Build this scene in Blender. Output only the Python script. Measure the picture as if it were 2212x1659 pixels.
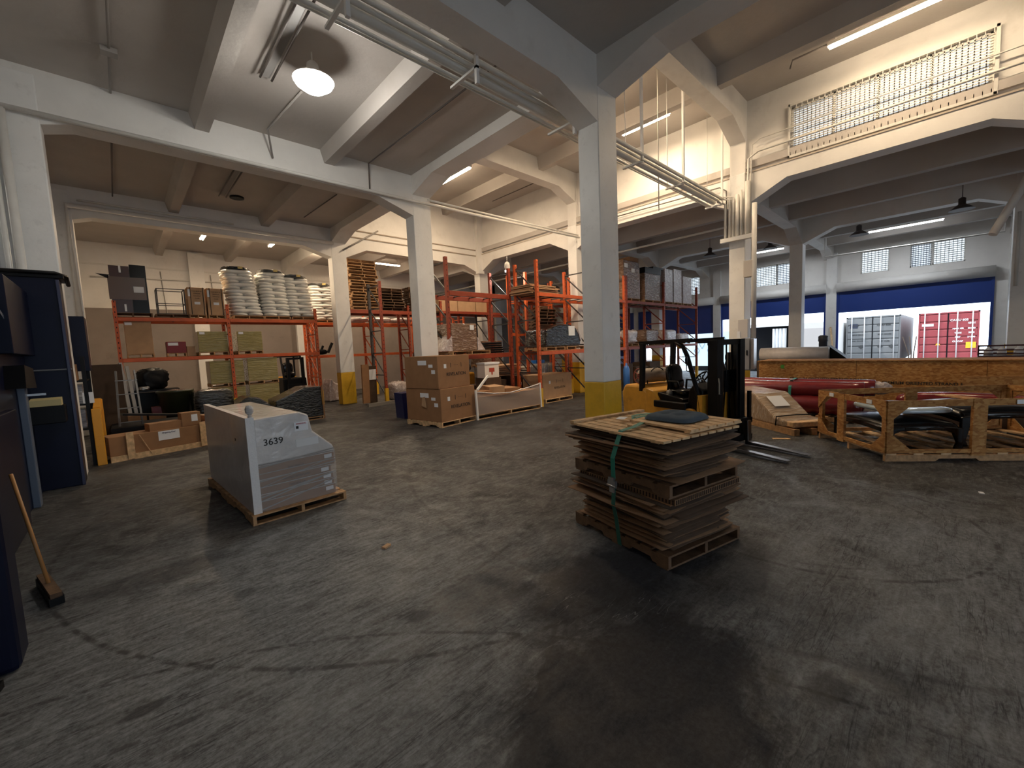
import bpy, bmesh, math, random
from mathutils import Vector, Matrix
random.seed(7)
for o in list(bpy.data.objects): bpy.data.objects.remove(o, do_unlink=True)
sc = bpy.context.scene
COL = sc.collection
PI = math.pi

# ---------------------------------------------------------------- camera
cam = bpy.data.objects.new('camera', bpy.data.cameras.new('camera'))
COL.objects.link(cam)
f_px, cx, cy, HCAM = 894.595, 1106.0, 829.5, 2.0
def _ray(u, v): return Vector(((u-cx)/f_px, -(v-cy)/f_px, -1.0))
ax = _ray(2060, 712).normalized()
ay = _ray(262, 788); ay = (ay - ax*ay.dot(ax)).normalized()
az = ax.cross(ay)
cam.matrix_world = Matrix.Translation((0, 0, HCAM)) @ Matrix((ax, ay, az)).to_4x4()
cam.data.sensor_width = 36.0
cam.data.lens = f_px/2212*36.0
cam.data.clip_start = 0.05; cam.data.clip_end = 300
sc.camera = cam

# ---------------------------------------------------------------- sky, exposure, daylight
sc.view_settings.view_transform = 'Standard'
sc.view_settings.look = 'None'
sc.view_settings.gamma = 1.0
sc.view_settings.use_curve_mapping = False
sc.view_settings.exposure = 0.25
w = bpy.data.worlds.new('sky'); sc.world = w; w.use_nodes = True
wn = w.node_tree.nodes; wl = w.node_tree.links
bg = wn['Background']; bg.inputs[0].default_value = (0.74, 0.87, 1.0, 1); bg.inputs[1].default_value = 3.4

def area(name, loc, rot, sx, sy, power, color, portal=False):
    l = bpy.data.lights.new(name, 'AREA'); l.shape = 'RECTANGLE'; l.size = sx; l.size_y = sy
    l.energy = power; l.color = color
    o = bpy.data.objects.new(name, l); COL.objects.link(o); o.location = loc; o.rotation_euler = rot
    if portal: l.cycles.is_portal = True
    return o
# daylight through the dock doors (right wall) and the open dock behind the camera
for i, (y0, y1, z1) in enumerate([(-7.5,-1.9,3.1),(-1.1, 4.2, 3.1), (4.7, 9.95, 3.2), (10.4, 15.6, 2.45)]):
    area('sky_portal', (27.9, (y0+y1)/2, z1/2), (0, PI/2, 0), z1, y1-y0, 1, (1, 1, 1), True)
area('sky_portal', (3.5, -11.9, 2.2), (PI/2, 0, 0), 8.0, 4.0, 1, (1, 1, 1), True)
area('sky_portal', (14.35, 1.4, 7.6), (0, PI/2, 0), 1.2, 3.6, 1, (1, 1, 1), True)
sun = bpy.data.lights.new('sun', 'SUN'); sun.energy = 2.5; sun.angle = 0.01; sun.color = (1, 0.96, 0.9)
so = bpy.data.objects.new('sun', sun); COL.objects.link(so); so.rotation_euler = (math.radians(-42), math.radians(-20), 0)

# ---------------------------------------------------------------- materials
MATS = {}
def mat(name, col, rough=0.6, metal=0.0, var=0.0, scale=8.0, bump=0.0, bscale=40.0, emit=None, es=1.0, alpha=1.0, coat=0.0, dirt=None, dscale=2.0, damt=0.5, trans=0.0, stretch=None, spec=0.5):
    if name in MATS: return MATS[name]
    m = bpy.data.materials.new(name); m.use_nodes = True
    nt = m.node_tree; N = nt.nodes; L = nt.links
    b = N['Principled BSDF']
    b.inputs['Base Color'].default_value = (*col, 1); b.inputs['Roughness'].default_value = rough
    b.inputs['Metallic'].default_value = metal; b.inputs['Specular IOR Level'].default_value = spec
    if coat: b.inputs['Coat Weight'].default_value = coat; b.inputs['Coat Roughness'].default_value = 0.12
    if trans: b.inputs['Transmission Weight'].default_value = trans
    if alpha < 1: b.inputs['Alpha'].default_value = alpha
    if emit is not None:
        b.inputs['Emission Color'].default_value = (*emit, 1); b.inputs['Emission Strength'].default_value = es
    tc = N.new('ShaderNodeTexCoord'); src = tc.outputs['Object']
    if stretch:
        mp = N.new('ShaderNodeMapping'); mp.inputs['Scale'].default_value = stretch
        L.new(src, mp.inputs[0]); src = mp.outputs[0]
    cur = None
    if var > 0:
        n = N.new('ShaderNodeTexNoise'); n.inputs['Scale'].default_value = scale; n.inputs['Detail'].default_value = 5
        L.new(src, n.inputs['Vector'])
        mr = N.new('ShaderNodeMapRange'); mr.inputs[1].default_value = 0.3; mr.inputs[2].default_value = 0.7
        mr.inputs[3].default_value = 1-var; mr.inputs[4].default_value = 1+var*0.6
        L.new(n.outputs[0], mr.inputs[0])
        mx = N.new('ShaderNodeMix'); mx.data_type = 'RGBA'; mx.blend_type = 'MULTIPLY'; mx.inputs[0].default_value = 1
        mx.inputs[6].default_value = (*col, 1); L.new(mr.outputs[0], mx.inputs[7]); cur = mx.outputs[2]
    if dirt is not None:
        n = N.new('ShaderNodeTexNoise'); n.inputs['Scale'].default_value = dscale; n.inputs['Detail'].default_value = 8; n.inputs['Roughness'].default_value = 0.7
        L.new(src, n.inputs['Vector'])
        mr = N.new('ShaderNodeMapRange'); mr.inputs[1].default_value = 0.56; mr.inputs[2].default_value = 0.78
        mr.inputs[3].default_value = 0; mr.inputs[4].default_value = damt
        L.new(n.outputs[0], mr.inputs[0])
        mx = N.new('ShaderNodeMix'); mx.data_type = 'RGBA'
        mx.inputs[6].default_value = (*col, 1); mx.inputs[7].default_value = (*dirt, 1)
        L.new(mr.outputs[0], mx.inputs[0])
        if cur: L.new(cur, mx.inputs[6])
        cur = mx.outputs[2]
    if cur: L.new(cur, b.inputs['Base Color'])
    if bump > 0:
        n = N.new('ShaderNodeTexNoise'); n.inputs['Scale'].default_value = bscale; n.inputs['Detail'].default_value = 6
        L.new(src, n.inputs['Vector'])
        bp = N.new('ShaderNodeBump'); bp.inputs['Strength'].default_value = bump; bp.inputs['Distance'].default_value = 0.02
        L.new(n.outputs[0], bp.inputs['Height']); L.new(bp.outputs[0], b.inputs['Normal'])
    MATS[name] = m
    return m

def wood(name, col, scale=14.0, contrast=0.35):
    return mat(name, col, 0.75, var=contrast, scale=scale, bump=0.25, bscale=30, stretch=(1, 1, 1))
def osb(name, c1, c2, c3):
    m = bpy.data.materials.new(name); m.use_nodes = True; N = m.node_tree.nodes; L = m.node_tree.links
    b = N['Principled BSDF']; b.inputs['Roughness'].default_value = 0.8
    tc = N.new('ShaderNodeTexCoord'); mp = N.new('ShaderNodeMapping'); mp.inputs['Scale'].default_value = (1, 1, 2.2)
    L.new(tc.outputs['Object'], mp.inputs[0])
    v = N.new('ShaderNodeTexVoronoi'); v.inputs['Scale'].default_value = 16; L.new(mp.outputs[0], v.inputs['Vector'])
    r = N.new('ShaderNodeValToRGB'); e = r.color_ramp.elements
    e[0].color = (*c1, 1); e[1].color = (*c3, 1); k = e.new(0.5); k.color = (*c2, 1)
    sp = N.new('ShaderNodeSeparateColor'); L.new(v.outputs['Color'], sp.inputs[0]); L.new(sp.outputs[0], r.inputs[0])
    n = N.new('ShaderNodeTexNoise'); n.inputs['Scale'].default_value = 3; n.inputs['Detail'].default_value = 6; L.new(tc.outputs['Object'], n.inputs['Vector'])
    mx = N.new('ShaderNodeMix'); mx.data_type = 'RGBA'; mx.blend_type = 'MULTIPLY'; mx.inputs[0].default_value = 0.5
    L.new(r.outputs[0], mx.inputs[6]); L.new(n.outputs[0], mx.inputs[7])
    L.new(mx.outputs[2], b.inputs['Base Color']); MATS[name] = m
    return m

WHITE = mat('painted_concrete', (0.80, 0.78, 0.75), 0.55, var=0.06, scale=1.5, bump=0.25, bscale=9, dirt=(0.42, 0.38, 0.33), dscale=1.4, damt=0.30)
CEIL = mat('painted_ceiling', (0.50, 0.465, 0.435), 0.7, var=0.10, scale=0.8, bump=0.2, bscale=12, dirt=(0.40, 0.34, 0.29), dscale=0.9, damt=0.30)
COLW = mat('column_white', (0.82, 0.81, 0.79), 0.45, var=0.05, scale=2, bump=0.15, bscale=12, dirt=(0.35, 0.33, 0.31), dscale=5, damt=0.35)
YEL = mat('column_yellow', (0.72, 0.42, 0.03), 0.4, var=0.10, scale=5, bump=0.2, bscale=15, dirt=(0.25, 0.16, 0.04), dscale=6, damt=0.4)
PIPE = mat('painted_pipe', (0.72, 0.70, 0.66), 0.4, var=0.06, scale=4)
DARKPIPE = mat('dark_conduit', (0.16, 0.14, 0.13), 0.5)
ORANGE = mat('rack_orange', (0.60, 0.105, 0.02), 0.5, var=0.12, scale=6, dirt=(0.16, 0.05, 0.03), dscale=9, damt=0.5)
DORANGE = mat('rack_red_orange', (0.30, 0.045, 0.015), 0.55, var=0.15, scale=6, dirt=(0.12, 0.04, 0.03), dscale=9, damt=0.6)
DKRACK = mat('rack_dark', (0.05, 0.045, 0.045), 0.5)
BLACK = mat('black_paint', (0.004, 0.004, 0.005), 0.45, bump=0.05, spec=0.2)
BLKGLOSS = mat('black_gloss', (0.004, 0.004, 0.005), 0.2, coat=0.25, spec=0.3)
RUBBER = mat('rubber', (0.008, 0.008, 0.008), 0.8, spec=0.2)
STEEL = mat('steel', (0.45, 0.45, 0.46), 0.32, 1.0, var=0.1)
GREYPAINT = mat('grey_enamel', (0.17, 0.175, 0.185), 0.4)
PAPER = mat('white_paper', (0.82, 0.84, 0.88), 0.6)
PALLETW = wood('pallet_wood', (0.46, 0.27, 0.13))
PALLETL = wood('fresh_pine', (0.66, 0.44, 0.24))
PALLETD = wood('weathered_wood', (0.13, 0.07, 0.035))
CARD = mat('cardboard', (0.30, 0.155, 0.072), 0.85, var=0.10, scale=5, bump=0.08, bscale=60)
CARDL = mat('cardboard_light', (0.48, 0.30, 0.17), 0.85, var=0.10, scale=5, bump=0.08)
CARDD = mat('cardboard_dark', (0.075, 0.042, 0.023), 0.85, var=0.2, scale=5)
INK = mat('black_ink', (0.02, 0.018, 0.016), 0.7)
OSB = osb('osb_board', (0.38, 0.15, 0.035), (0.52, 0.24, 0.065), (0.66, 0.36, 0.12))
NAVY = mat('navy_enamel', (0.0035, 0.0055, 0.022), 0.4, var=0.2, scale=3, dirt=(0.008, 0.008, 0.010), dscale=3, damt=0.6, spec=0.2)
BLUED = mat('blue_door', (0.012, 0.045, 0.25), 0.45)
MAROON = mat('maroon_wrap', (0.20, 0.018, 0.022), 0.22, var=0.15, scale=6, bump=0.5, bscale=5, coat=0.6)
GREEN = mat('green_strap', (0.01, 0.19, 0.14), 0.5)
FLY = mat('lift_truck_yellow', (0.62, 0.30, 0.03), 0.42, var=0.12, dirt=(0.12, 0.07, 0.02), dscale=5, damt=0.7)

def wrapmat(name, col, rough=0.18, streak=(1, 1, 9), bump=0.9, lo=0.05, hi=0.95, base=None, hl=(0.75, 0.74, 0.72), amt=0.45):
    m = bpy.data.materials.new(name); m.use_nodes = True; N = m.node_tree.nodes; L = m.node_tree.links
    b = N['Principled BSDF']; b.inputs['Roughness'].default_value = rough
    b.inputs['Coat Weight'].default_value = 0.7; b.inputs['Coat Roughness'].default_value = 0.1
    tc = N.new('ShaderNodeTexCoord'); mp = N.new('ShaderNodeMapping'); mp.inputs['Scale'].default_value = streak
    mp.inputs['Rotation'].default_value = (0.12, 0.2, 0)
    L.new(tc.outputs['Object'], mp.inputs[0])
    n = N.new('ShaderNodeTexNoise'); n.inputs['Scale'].default_value = 3.0; n.inputs['Detail'].default_value = 7; n.inputs['Distortion'].default_value = 0.8
    L.new(mp.outputs[0], n.inputs['Vector'])
    mr = N.new('ShaderNodeMapRange'); mr.inputs[1].default_value = 0.5; mr.inputs[2].default_value = 0.75; mr.inputs[4].default_value = amt
    L.new(n.outputs[0], mr.inputs[0])
    mx = N.new('ShaderNodeMix'); mx.data_type = 'RGBA'; mx.inputs[6].default_value = (*col, 1); mx.inputs[7].default_value = (*hl, 1)  # pale film streaks and glossy highlights mixed into the base colour
    L.new(mr.outputs[0], mx.inputs[0]); L.new(mx.outputs[2], b.inputs['Base Color'])
    bp = N.new('ShaderNodeBump'); bp.inputs['Strength'].default_value = bump; bp.inputs['Distance'].default_value = 0.04
    L.new(n.outputs[0], bp.inputs['Height']); L.new(bp.outputs[0], b.inputs['Normal']); L.new(bp.outputs[0], b.inputs['Coat Normal'])
    MATS[name] = m
    return m
WRAPB = wrapmat('wrapped_brown', (0.17, 0.09, 0.05), streak=(2, 2, 7), hl=(0.60, 0.45, 0.36), amt=0.6)
WRAPK = wrapmat('black_wrap', (0.003, 0.003, 0.004), 0.10, streak=(2, 2, 6), hl=(0.008, 0.008, 0.01), amt=0.5)
WRAPW = wrapmat('white_wrap', (0.52, 0.50, 0.49), 0.25, hl=(0.85, 0.85, 0.86), amt=0.7)
WRAPY = wrapmat('yellow_wrap', (0.30, 0.25, 0.08), 0.2, hl=(0.50, 0.44, 0.20), amt=0.6)
WRAPPK = wrapmat('pale_wrap', (0.50, 0.42, 0.40), 0.25, streak=(3, 3, 3), hl=(0.85, 0.82, 0.85), amt=0.9)
SACK = mat('white_sack', (0.86, 0.85, 0.81), 0.45, var=0.12, scale=4, bump=0.4, bscale=12, coat=0.3)

# ---------------------------------------------------------------- mesh helpers
class MB:
    def __init__(s): s.bm = bmesh.new(); s.mi = 0
    def _add(s, vs, fs):
        v = [s.bm.verts.new(p) for p in vs]
        for f in fs:
            try:
                fc = s.bm.faces.new([v[i] for i in f]); fc.material_index = s.mi
            except ValueError: pass
        return v
    def box(s, c, d, rz=0.0, rx=0.0, ry=0.0):
        x, y, z = d[0]/2, d[1]/2, d[2]/2
        M = Matrix.Translation(c) @ Matrix.Rotation(rz, 4, 'Z') @ Matrix.Rotation(ry, 4, 'Y') @ Matrix.Rotation(rx, 4, 'X')
        ps = [M @ Vector(p) for p in [(-x,-y,-z),(x,-y,-z),(x,y,-z),(-x,y,-z),(-x,-y,z),(x,-y,z),(x,y,z),(-x,y,z)]]
        s._add(ps, [(0,3,2,1),(4,5,6,7),(0,1,5,4),(1,2,6,5),(2,3,7,6),(3,0,4,7)]); return s
    def b2(s, a, b):
        return s.box([(a[i]+b[i])/2 for i in range(3)], [abs(b[i]-a[i]) for i in range(3)])
    def bar(s, p, q, w_, h_, up=(0, 0, 1)):
        p = Vector(p); q = Vector(q); d = (q-p); L_ = d.length; d.normalize(); u = Vector(up)
        if abs(d.dot(u)) > 0.98: u = Vector((1, 0, 0))
        r = d.cross(u).normalized(); u = r.cross(d)
        ps = []
        for t in (p, q):
            for a, b in ((-1,-1),(1,-1),(1,1),(-1,1)): ps.append(t + r*(a*w_/2) + u*(b*h_/2))
        s._add(ps, [(0,1,2,3),(7,6,5,4),(0,4,5,1),(1,5,6,2),(2,6,7,3),(3,7,4,0)]); return s
    def tube(s, pts, r, n=8, cap=True):
        pts = [Vector(p) for p in pts]; rings = []
        prev = None
        for i, p in enumerate(pts):
            d = (pts[min(i+1, len(pts)-1)] - pts[max(i-1, 0)]).normalized()
            if prev is None:
                u = Vector((0, 0, 1)) if abs(d.z) < 0.9 else Vector((1, 0, 0))
                a = d.cross(u).normalized()
            else: a = (prev - d*prev.dot(d)).normalized()
            prev = a; b = d.cross(a)
            rr = r[i] if isinstance(r, (list, tuple)) else r
            rings.append([s.bm.verts.new(p + (a*math.cos(2*PI*k/n) + b*math.sin(2*PI*k/n))*rr) for k in range(n)])
        for i in range(len(rings)-1):
            for k in range(n):
                f = s.bm.faces.new((rings[i][k], rings[i][(k+1)%n], rings[i+1][(k+1)%n], rings[i+1][k])); f.smooth = True; f.material_index = s.mi
        if cap:
            for rg in (rings[0][::-1], rings[-1]):
                f = s.bm.faces.new(rg); f.material_index = s.mi
        return s
    def lathe(s, prof, c, n=20, axis='Z'):
        rings = []
        for r, z in prof:
            rg = []
            for k in range(n):
                a = 2*PI*k/n; x, y = r*math.cos(a), r*math.sin(a)
                p = {'Z': (x, y, z), 'X': (z, x, y), 'Y': (x, z, y)}[axis]
                rg.append(s.bm.verts.new(Vector(c)+Vector(p)))
            rings.append(rg)
        for i in range(len(rings)-1):
            for k in range(n):
                f = s.bm.faces.new((rings[i][k], rings[i][(k+1)%n], rings[i+1][(k+1)%n], rings[i+1][k])); f.smooth = True; f.material_index = s.mi
        for rg in (rings[0][::-1], rings[-1]):
            try: f = s.bm.faces.new(rg); f.material_index = s.mi
            except ValueError: pass
        return s
    def prism(s, poly, a, b, plane='XZ'):
        # polygon in a plane, extruded between a and b on the third axis
        def P3(p, t): return {'XZ': (p[0], t, p[1]), 'YZ': (t, p[0], p[1]), 'XY': (p[0], p[1], t)}[plane]
        n = len(poly)
        ps = [P3(p, a) for p in poly] + [P3(p, b) for p in poly]
        fs = [tuple(range(n))[::-1], tuple(range(n, 2*n))] + [(i, (i+1)%n, n+(i+1)%n, n+i) for i in range(n)]
        s._add(ps, fs); return s
    def grid(s, nx, ny, fn):
        v = [[s.bm.verts.new(fn(i/(nx-1), j/(ny-1))) for j in range(ny)] for i in range(nx)]
        for i in range(nx-1):
            for j in range(ny-1):
                f = s.bm.faces.new((v[i][j], v[i+1][j], v[i+1][j+1], v[i][j+1])); f.smooth = True; f.material_index = s.mi
        return s
    def blob(s, c, d, rz=0, sub=3, jit=0.0, sq=3.0, seed=0):
        # rounded, slightly crumpled box (superellipsoid)
        rnd = random.Random(seed); t = bmesh.new()
        bmesh.ops.create_cube(t, size=2.0); bmesh.ops.subdivide_edges(t, edges=t.edges[:], cuts=sub*2, use_grid_fill=True)
        M = Matrix.Translation(c) @ Matrix.Rotation(rz, 4, 'Z'); idx = {}
        for v in t.verts:
            p = v.co; n_ = (abs(p.x)**sq + abs(p.y)**sq + abs(p.z)**sq)**(1/sq)
            q = p/n_ if n_ else p
            k = 1 + rnd.uniform(-jit, jit)
            idx[v] = s.bm.verts.new(M @ Vector((q.x*d[0]/2*k, q.y*d[1]/2*k, q.z*d[2]/2*(1 + rnd.uniform(-jit, jit)))))
        for f in t.faces:
            g = s.bm.faces.new([idx[v] for v in f.verts]); g.smooth = True; g.material_index = s.mi
        t.free(); return s
    def build(s, name, m, parent=None, loc=None, rz=0.0, bevel=0.0, smooth=False, solid=0.0, sub=0):
        bmesh.ops.recalc_face_normals(s.bm, faces=s.bm.faces[:])
        me = bpy.data.meshes.new(name); s.bm.to_mesh(me); s.bm.free()
        for x in (m if isinstance(m, (list, tuple)) else [m]): me.materials.append(x)
        o = bpy.data.objects.new(name, me); COL.objects.link(o)
        if loc is not None: o.location = loc
        o.rotation_euler = (0, 0, rz)
        if parent: o.parent = parent
        if smooth:
            for p in me.polygons: p.use_smooth = True
        if solid: md = o.modifiers.new('s', 'SOLIDIFY'); md.thickness = solid; md.offset = 0
        if sub: md = o.modifiers.new('u', 'SUBSURF'); md.levels = sub; md.render_levels = sub
        if bevel: md = o.modifiers.new('b', 'BEVEL'); md.width = bevel; md.segments = 2; md.limit_method = 'ANGLE'
        return o
def empty(name, loc=(0, 0, 0), rz=0.0):
    o = bpy.data.objects.new(name, None); COL.objects.link(o); o.location = loc; o.rotation_euler = (0, 0, rz); o.empty_display_size = 0.1
    return o
def tag(o, label=None, cat=None, group=None, kind=None):
    if label: o['label'] = label
    if cat: o['category'] = cat
    if group: o['group'] = group
    if kind: o['kind'] = kind
    return o
def struct(o): o['kind'] = 'structure'; return o
def kids(o): return list(o.children)
def dup(o, loc=None, rz=None, label=None, group=None, parent=None, mats=None):
    c = o.copy(); COL.objects.link(c)
    if parent is not None: c.parent = parent
    if loc is not None: c.location = loc
    if rz is not None: c.rotation_euler = (0, 0, rz)
    if label: c['label'] = label
    if group: c['group'] = group
    for k in kids(o): dup(k, parent=c)
    return c
def text(name, s_, size, m, parent, loc, rot, ext=0.002, ax_='CENTER', bold=0.0):
    cu = bpy.data.curves.new(name, 'FONT'); cu.body = s_; cu.size = size; cu.extrude = ext; cu.align_x = ax_; cu.align_y = 'CENTER'; cu.offset = bold
    t = bpy.data.objects.new(name, cu); COL.objects.link(t)
    dg = bpy.context.evaluated_depsgraph_get(); me = bpy.data.meshes.new_from_object(t.evaluated_get(dg))
    bpy.data.objects.remove(t); o = bpy.data.objects.new(name, me); COL.objects.link(o)
    me.materials.clear(); me.materials.append(m)
    o.location = loc; o.rotation_euler = rot
    if parent: o.parent = parent
    return o

# ================================================================ SETTING
# ---- floor: worn dark concrete
def floor_mat():
    m = bpy.data.materials.new('worn_concrete'); m.use_nodes = True; N = m.node_tree.nodes; L = m.node_tree.links
    b = N['Principled BSDF']
    tc = N.new('ShaderNodeTexCoord'); P = tc.outputs['Object']
    def mp(rot, scl, loc=(0,0,0)):
        q = N.new('ShaderNodeMapping'); q.inputs['Rotation'].default_value = (0, 0, rot); q.inputs['Scale'].default_value = scl; q.inputs['Location'].default_value = loc
        L.new(P, q.inputs[0]); return q.outputs[0]
    def noise(v, sc_, det=6, ro=0.6, dist=0.0):
        n = N.new('ShaderNodeTexNoise'); n.inputs['Scale'].default_value = sc_; n.inputs['Detail'].default_value = det; n.inputs['Roughness'].default_value = ro; n.inputs['Distortion'].default_value = dist
        L.new(v, n.inputs['Vector']); return n.outputs[0]
    def rng(v, a, b_, c, d):
        r = N.new('ShaderNodeMapRange'); r.inputs[1].default_value = a; r.inputs[2].default_value = b_; r.inputs[3].default_value = c; r.inputs[4].default_value = d
        L.new(v, r.inputs[0]); return r.outputs[0]
    def mth(op, a, b_=None, c=None):
        q = N.new('ShaderNodeMath'); q.operation = op
        for i, x in enumerate((a, b_, c)):
            if x is None: continue
            if isinstance(x, (int, float)): q.inputs[i].default_value = x
            else: L.new(x, q.inputs[i])
        return q.outputs[0]
    def mix(fac, a, b_):
        q = N.new('ShaderNodeMix'); q.data_type = 'RGBA'
        if isinstance(fac, float): q.inputs[0].default_value = fac
        else: L.new(fac, q.inputs[0])
        for i, x in ((6, a), (7, b_)):
            if isinstance(x, tuple): q.inputs[i].default_value = (*x, 1)
            else: L.new(x, q.inputs[i])
        return q.outputs[2]
    # blotchy base, streaked along the sweeping direction of the trucks
    big = noise(P, 0.9, 8, 0.62, 0.4)
    st1 = noise(mp(0.35, (1.0, 4.0, 1)), 4.2, 9, 0.75, 0.6)
    st2 = noise(mp(-0.5, (4.0, 0.9, 1)), 3.6, 9, 0.78, 0.7)
    fine = noise(P, 30, 7, 0.8)
    t = mth('ADD', mth('MULTIPLY', big, 0.45), mth('ADD', mth('MULTIPLY', st1, 0.30), mth('MULTIPLY', st2, 0.25)))
    t = rng(mth('ADD', t, mth('MULTIPLY', mth('SUBTRACT', fine, 0.5), 0.35)), 0.40, 0.60, 0, 1)
    c = mix(t, (0.007, 0.007, 0.008), (0.078, 0.078, 0.080))
    wear = rng(noise(mp(0.2, (1, 2.6, 1), (3, 1, 0)), 6.5, 10, 0.82, 0.8), 0.50, 0.60, 0, 0.75)
    c = mix(wear, c, (0.15, 0.155, 0.16))
    # paler, cooler discs in the near aisle, then dark stains
    sep = N.new('ShaderNodeSeparateXYZ'); L.new(P, sep.inputs[0])
    def disc(x, y, rx, ry, soft, wob=0.5, nz=None):
        dx = mth('DIVIDE', mth('SUBTRACT', sep.outputs[0], x), rx); dy = mth('DIVIDE', mth('SUBTRACT', sep.outputs[1], y), ry)
        d = mth('SQRT', mth('ADD', mth('MULTIPLY', dx, dx), mth('MULTIPLY', dy, dy)))
        d = mth('ADD', d, mth('MULTIPLY', mth('SUBTRACT', nz or blot, 0.5), wob*2))
        return rng(d, 1-soft, 1+soft, 1, 0)
    blot = noise(P, 2.6, 8, 0.7, 0.5)
    pale = mth('MAXIMUM', disc(0.6, 3.2, 2.2, 2.6, 0.5, 0.8), mth('MULTIPLY', disc(4.3, -0.2, 2.2, 1.8, 0.5, 1.0), 0.8))
    c = mix(mth('MULTIPLY', pale, 0.75), c, mix(rng(mth('ADD', mth('MULTIPLY', st1, 0.55), mth('MULTIPLY', fine, 0.45)), 0.40, 0.58, 0, 1), (0.055, 0.060, 0.066), (0.29, 0.31, 0.33)))
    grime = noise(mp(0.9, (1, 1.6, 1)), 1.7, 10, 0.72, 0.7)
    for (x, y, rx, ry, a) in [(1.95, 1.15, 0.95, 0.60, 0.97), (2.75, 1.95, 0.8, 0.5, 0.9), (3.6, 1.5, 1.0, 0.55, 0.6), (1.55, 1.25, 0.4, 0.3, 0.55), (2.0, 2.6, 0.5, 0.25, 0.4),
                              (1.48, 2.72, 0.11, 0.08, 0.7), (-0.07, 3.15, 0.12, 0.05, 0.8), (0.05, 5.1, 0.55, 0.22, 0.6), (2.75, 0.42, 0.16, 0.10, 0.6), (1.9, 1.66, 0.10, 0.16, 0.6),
                              (3.05, 0.2, 0.10, 0.2, 0.5), (0.6, 4.1, 0.1, 0.07, 0.5), (0.9, 3.5, 0.12, 0.05, 0.45), (8.5, 12.0, 3.5, 4.0, 0.75), (10.5, 6.5, 4, 2.0, 0.5)]:  # the last two wide discs darken the floor around the racks
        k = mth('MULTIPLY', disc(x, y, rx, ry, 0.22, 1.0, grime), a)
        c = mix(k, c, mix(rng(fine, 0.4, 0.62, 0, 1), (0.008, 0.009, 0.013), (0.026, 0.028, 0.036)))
    # curved tyre marks
    tn = noise(P, 7, 7, 0.7)
    for (x, y, r, w_, a) in [(7.0, 9.8, 3.1, 0.05, 0.7), (7.3, 9.5, 2.7, 0.04, 0.6), (6.9, 10.1, 3.5, 0.05, 0.5), (6.2, 8.2, 2.2, 0.03, 0.6), (5.6, 1.2, 1.55, 0.022, 0.8), (5.5, 1.3, 1.35, 0.02, 0.5),
                             (3.7, 6.0, 4.4, 0.02, 0.8), (-2.0, -1.0, 4.9, 0.016, 0.75), (4.5, -2.5, 5.0, 0.02, 0.6), (1.0, 9.0, 6.2, 0.02, 0.6), (9, 3, 6.5, 0.03, 0.5), (12, 12, 9.2, 0.04, 0.45)]:
        dx = mth('SUBTRACT', sep.outputs[0], x); dy = mth('SUBTRACT', sep.outputs[1], y)
        d = mth('SQRT', mth('ADD', mth('MULTIPLY', dx, dx), mth('MULTIPLY', dy, dy)))
        d = mth('ABSOLUTE', mth('SUBTRACT', d, r))
        k = mth('MULTIPLY', rng(d, w_*0.5, w_*1.4, a, 0), rng(tn, 0.42, 0.55, 0, 1))
        c = mix(k, c, (0.014, 0.014, 0.016))
    # scratches: thin iso-lines of stretched noise
    for rot, scl, s_, a in [(0.3, (0.25, 3, 1), 2.0, 0.7), (1.35, (0.2, 3, 1), 2.4, 0.6), (-0.45, (0.22, 3.4, 1), 2.2, 0.7), (2.2, (0.3, 3, 1), 1.7, 0.5)]:
        n = noise(mp(rot, scl, (rot, 2*rot, 0)), s_, 3, 0.5, 0.2)
        k = mth('MULTIPLY', rng(mth('ABSOLUTE', mth('SUBTRACT', n, 0.5)), 0.0015, 0.006, a, 0), rng(blot, 0.42, 0.58, 0, 1))
        c = mix(k, c, (0.016, 0.016, 0.018))
    n = noise(mp(0.15, (0.3, 3, 1), (5, 2, 0)), 2.6, 3, 0.5)
    c = mix(mth('MULTIPLY', rng(mth('ABSOLUTE', mth('SUBTRACT', n, 0.52)), 0.001, 0.004, 0.5, 0), rng(big, 0.5, 0.62, 0, 1)), c, (0.32, 0.33, 0.34))
    L.new(c, b.inputs['Base Color'])
    ro = rng(mth('ADD', mth('MULTIPLY', blot, 0.6), mth('MULTIPLY', st1, 0.4)), 0.38, 0.62, 0.36, 0.78); L.new(ro, b.inputs['Roughness']); b.inputs['Specular IOR Level'].default_value = 0.32
    bp = N.new('ShaderNodeBump'); bp.inputs['Strength'].default_value = 0.25; bp.inputs['Distance'].default_value = 0.01
    L.new(mth('ADD', blot, mth('MULTIPLY', fine, 0.4)), bp.inputs['Height']); L.new(bp.outputs[0], b.inputs['Normal'])
    return m
struct(MB().b2((-1.6, -12, -0.2), (27.8, 24.2, 0)).build('floor', floor_mat()))

ZL, ZH = 7.0, 8.95
XW, XE, YS, YN = -1.3, 27.5, -12.0, 24.0
c_ = MB()
c_.b2((XW-0.3, YS, ZL), (6.5, YN, ZL+0.2))
c_.b2((6.5, 17.2, ZL), (14.2, YN, ZL+0.2))
c_.b2((14.0, YS, ZL), (XE+0.3, YN, ZL+0.2))
c_.b2((6.45, YS, ZH), (14.4, 17.5, ZH+0.2))
struct(c_.build('ceiling', CEIL))
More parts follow.
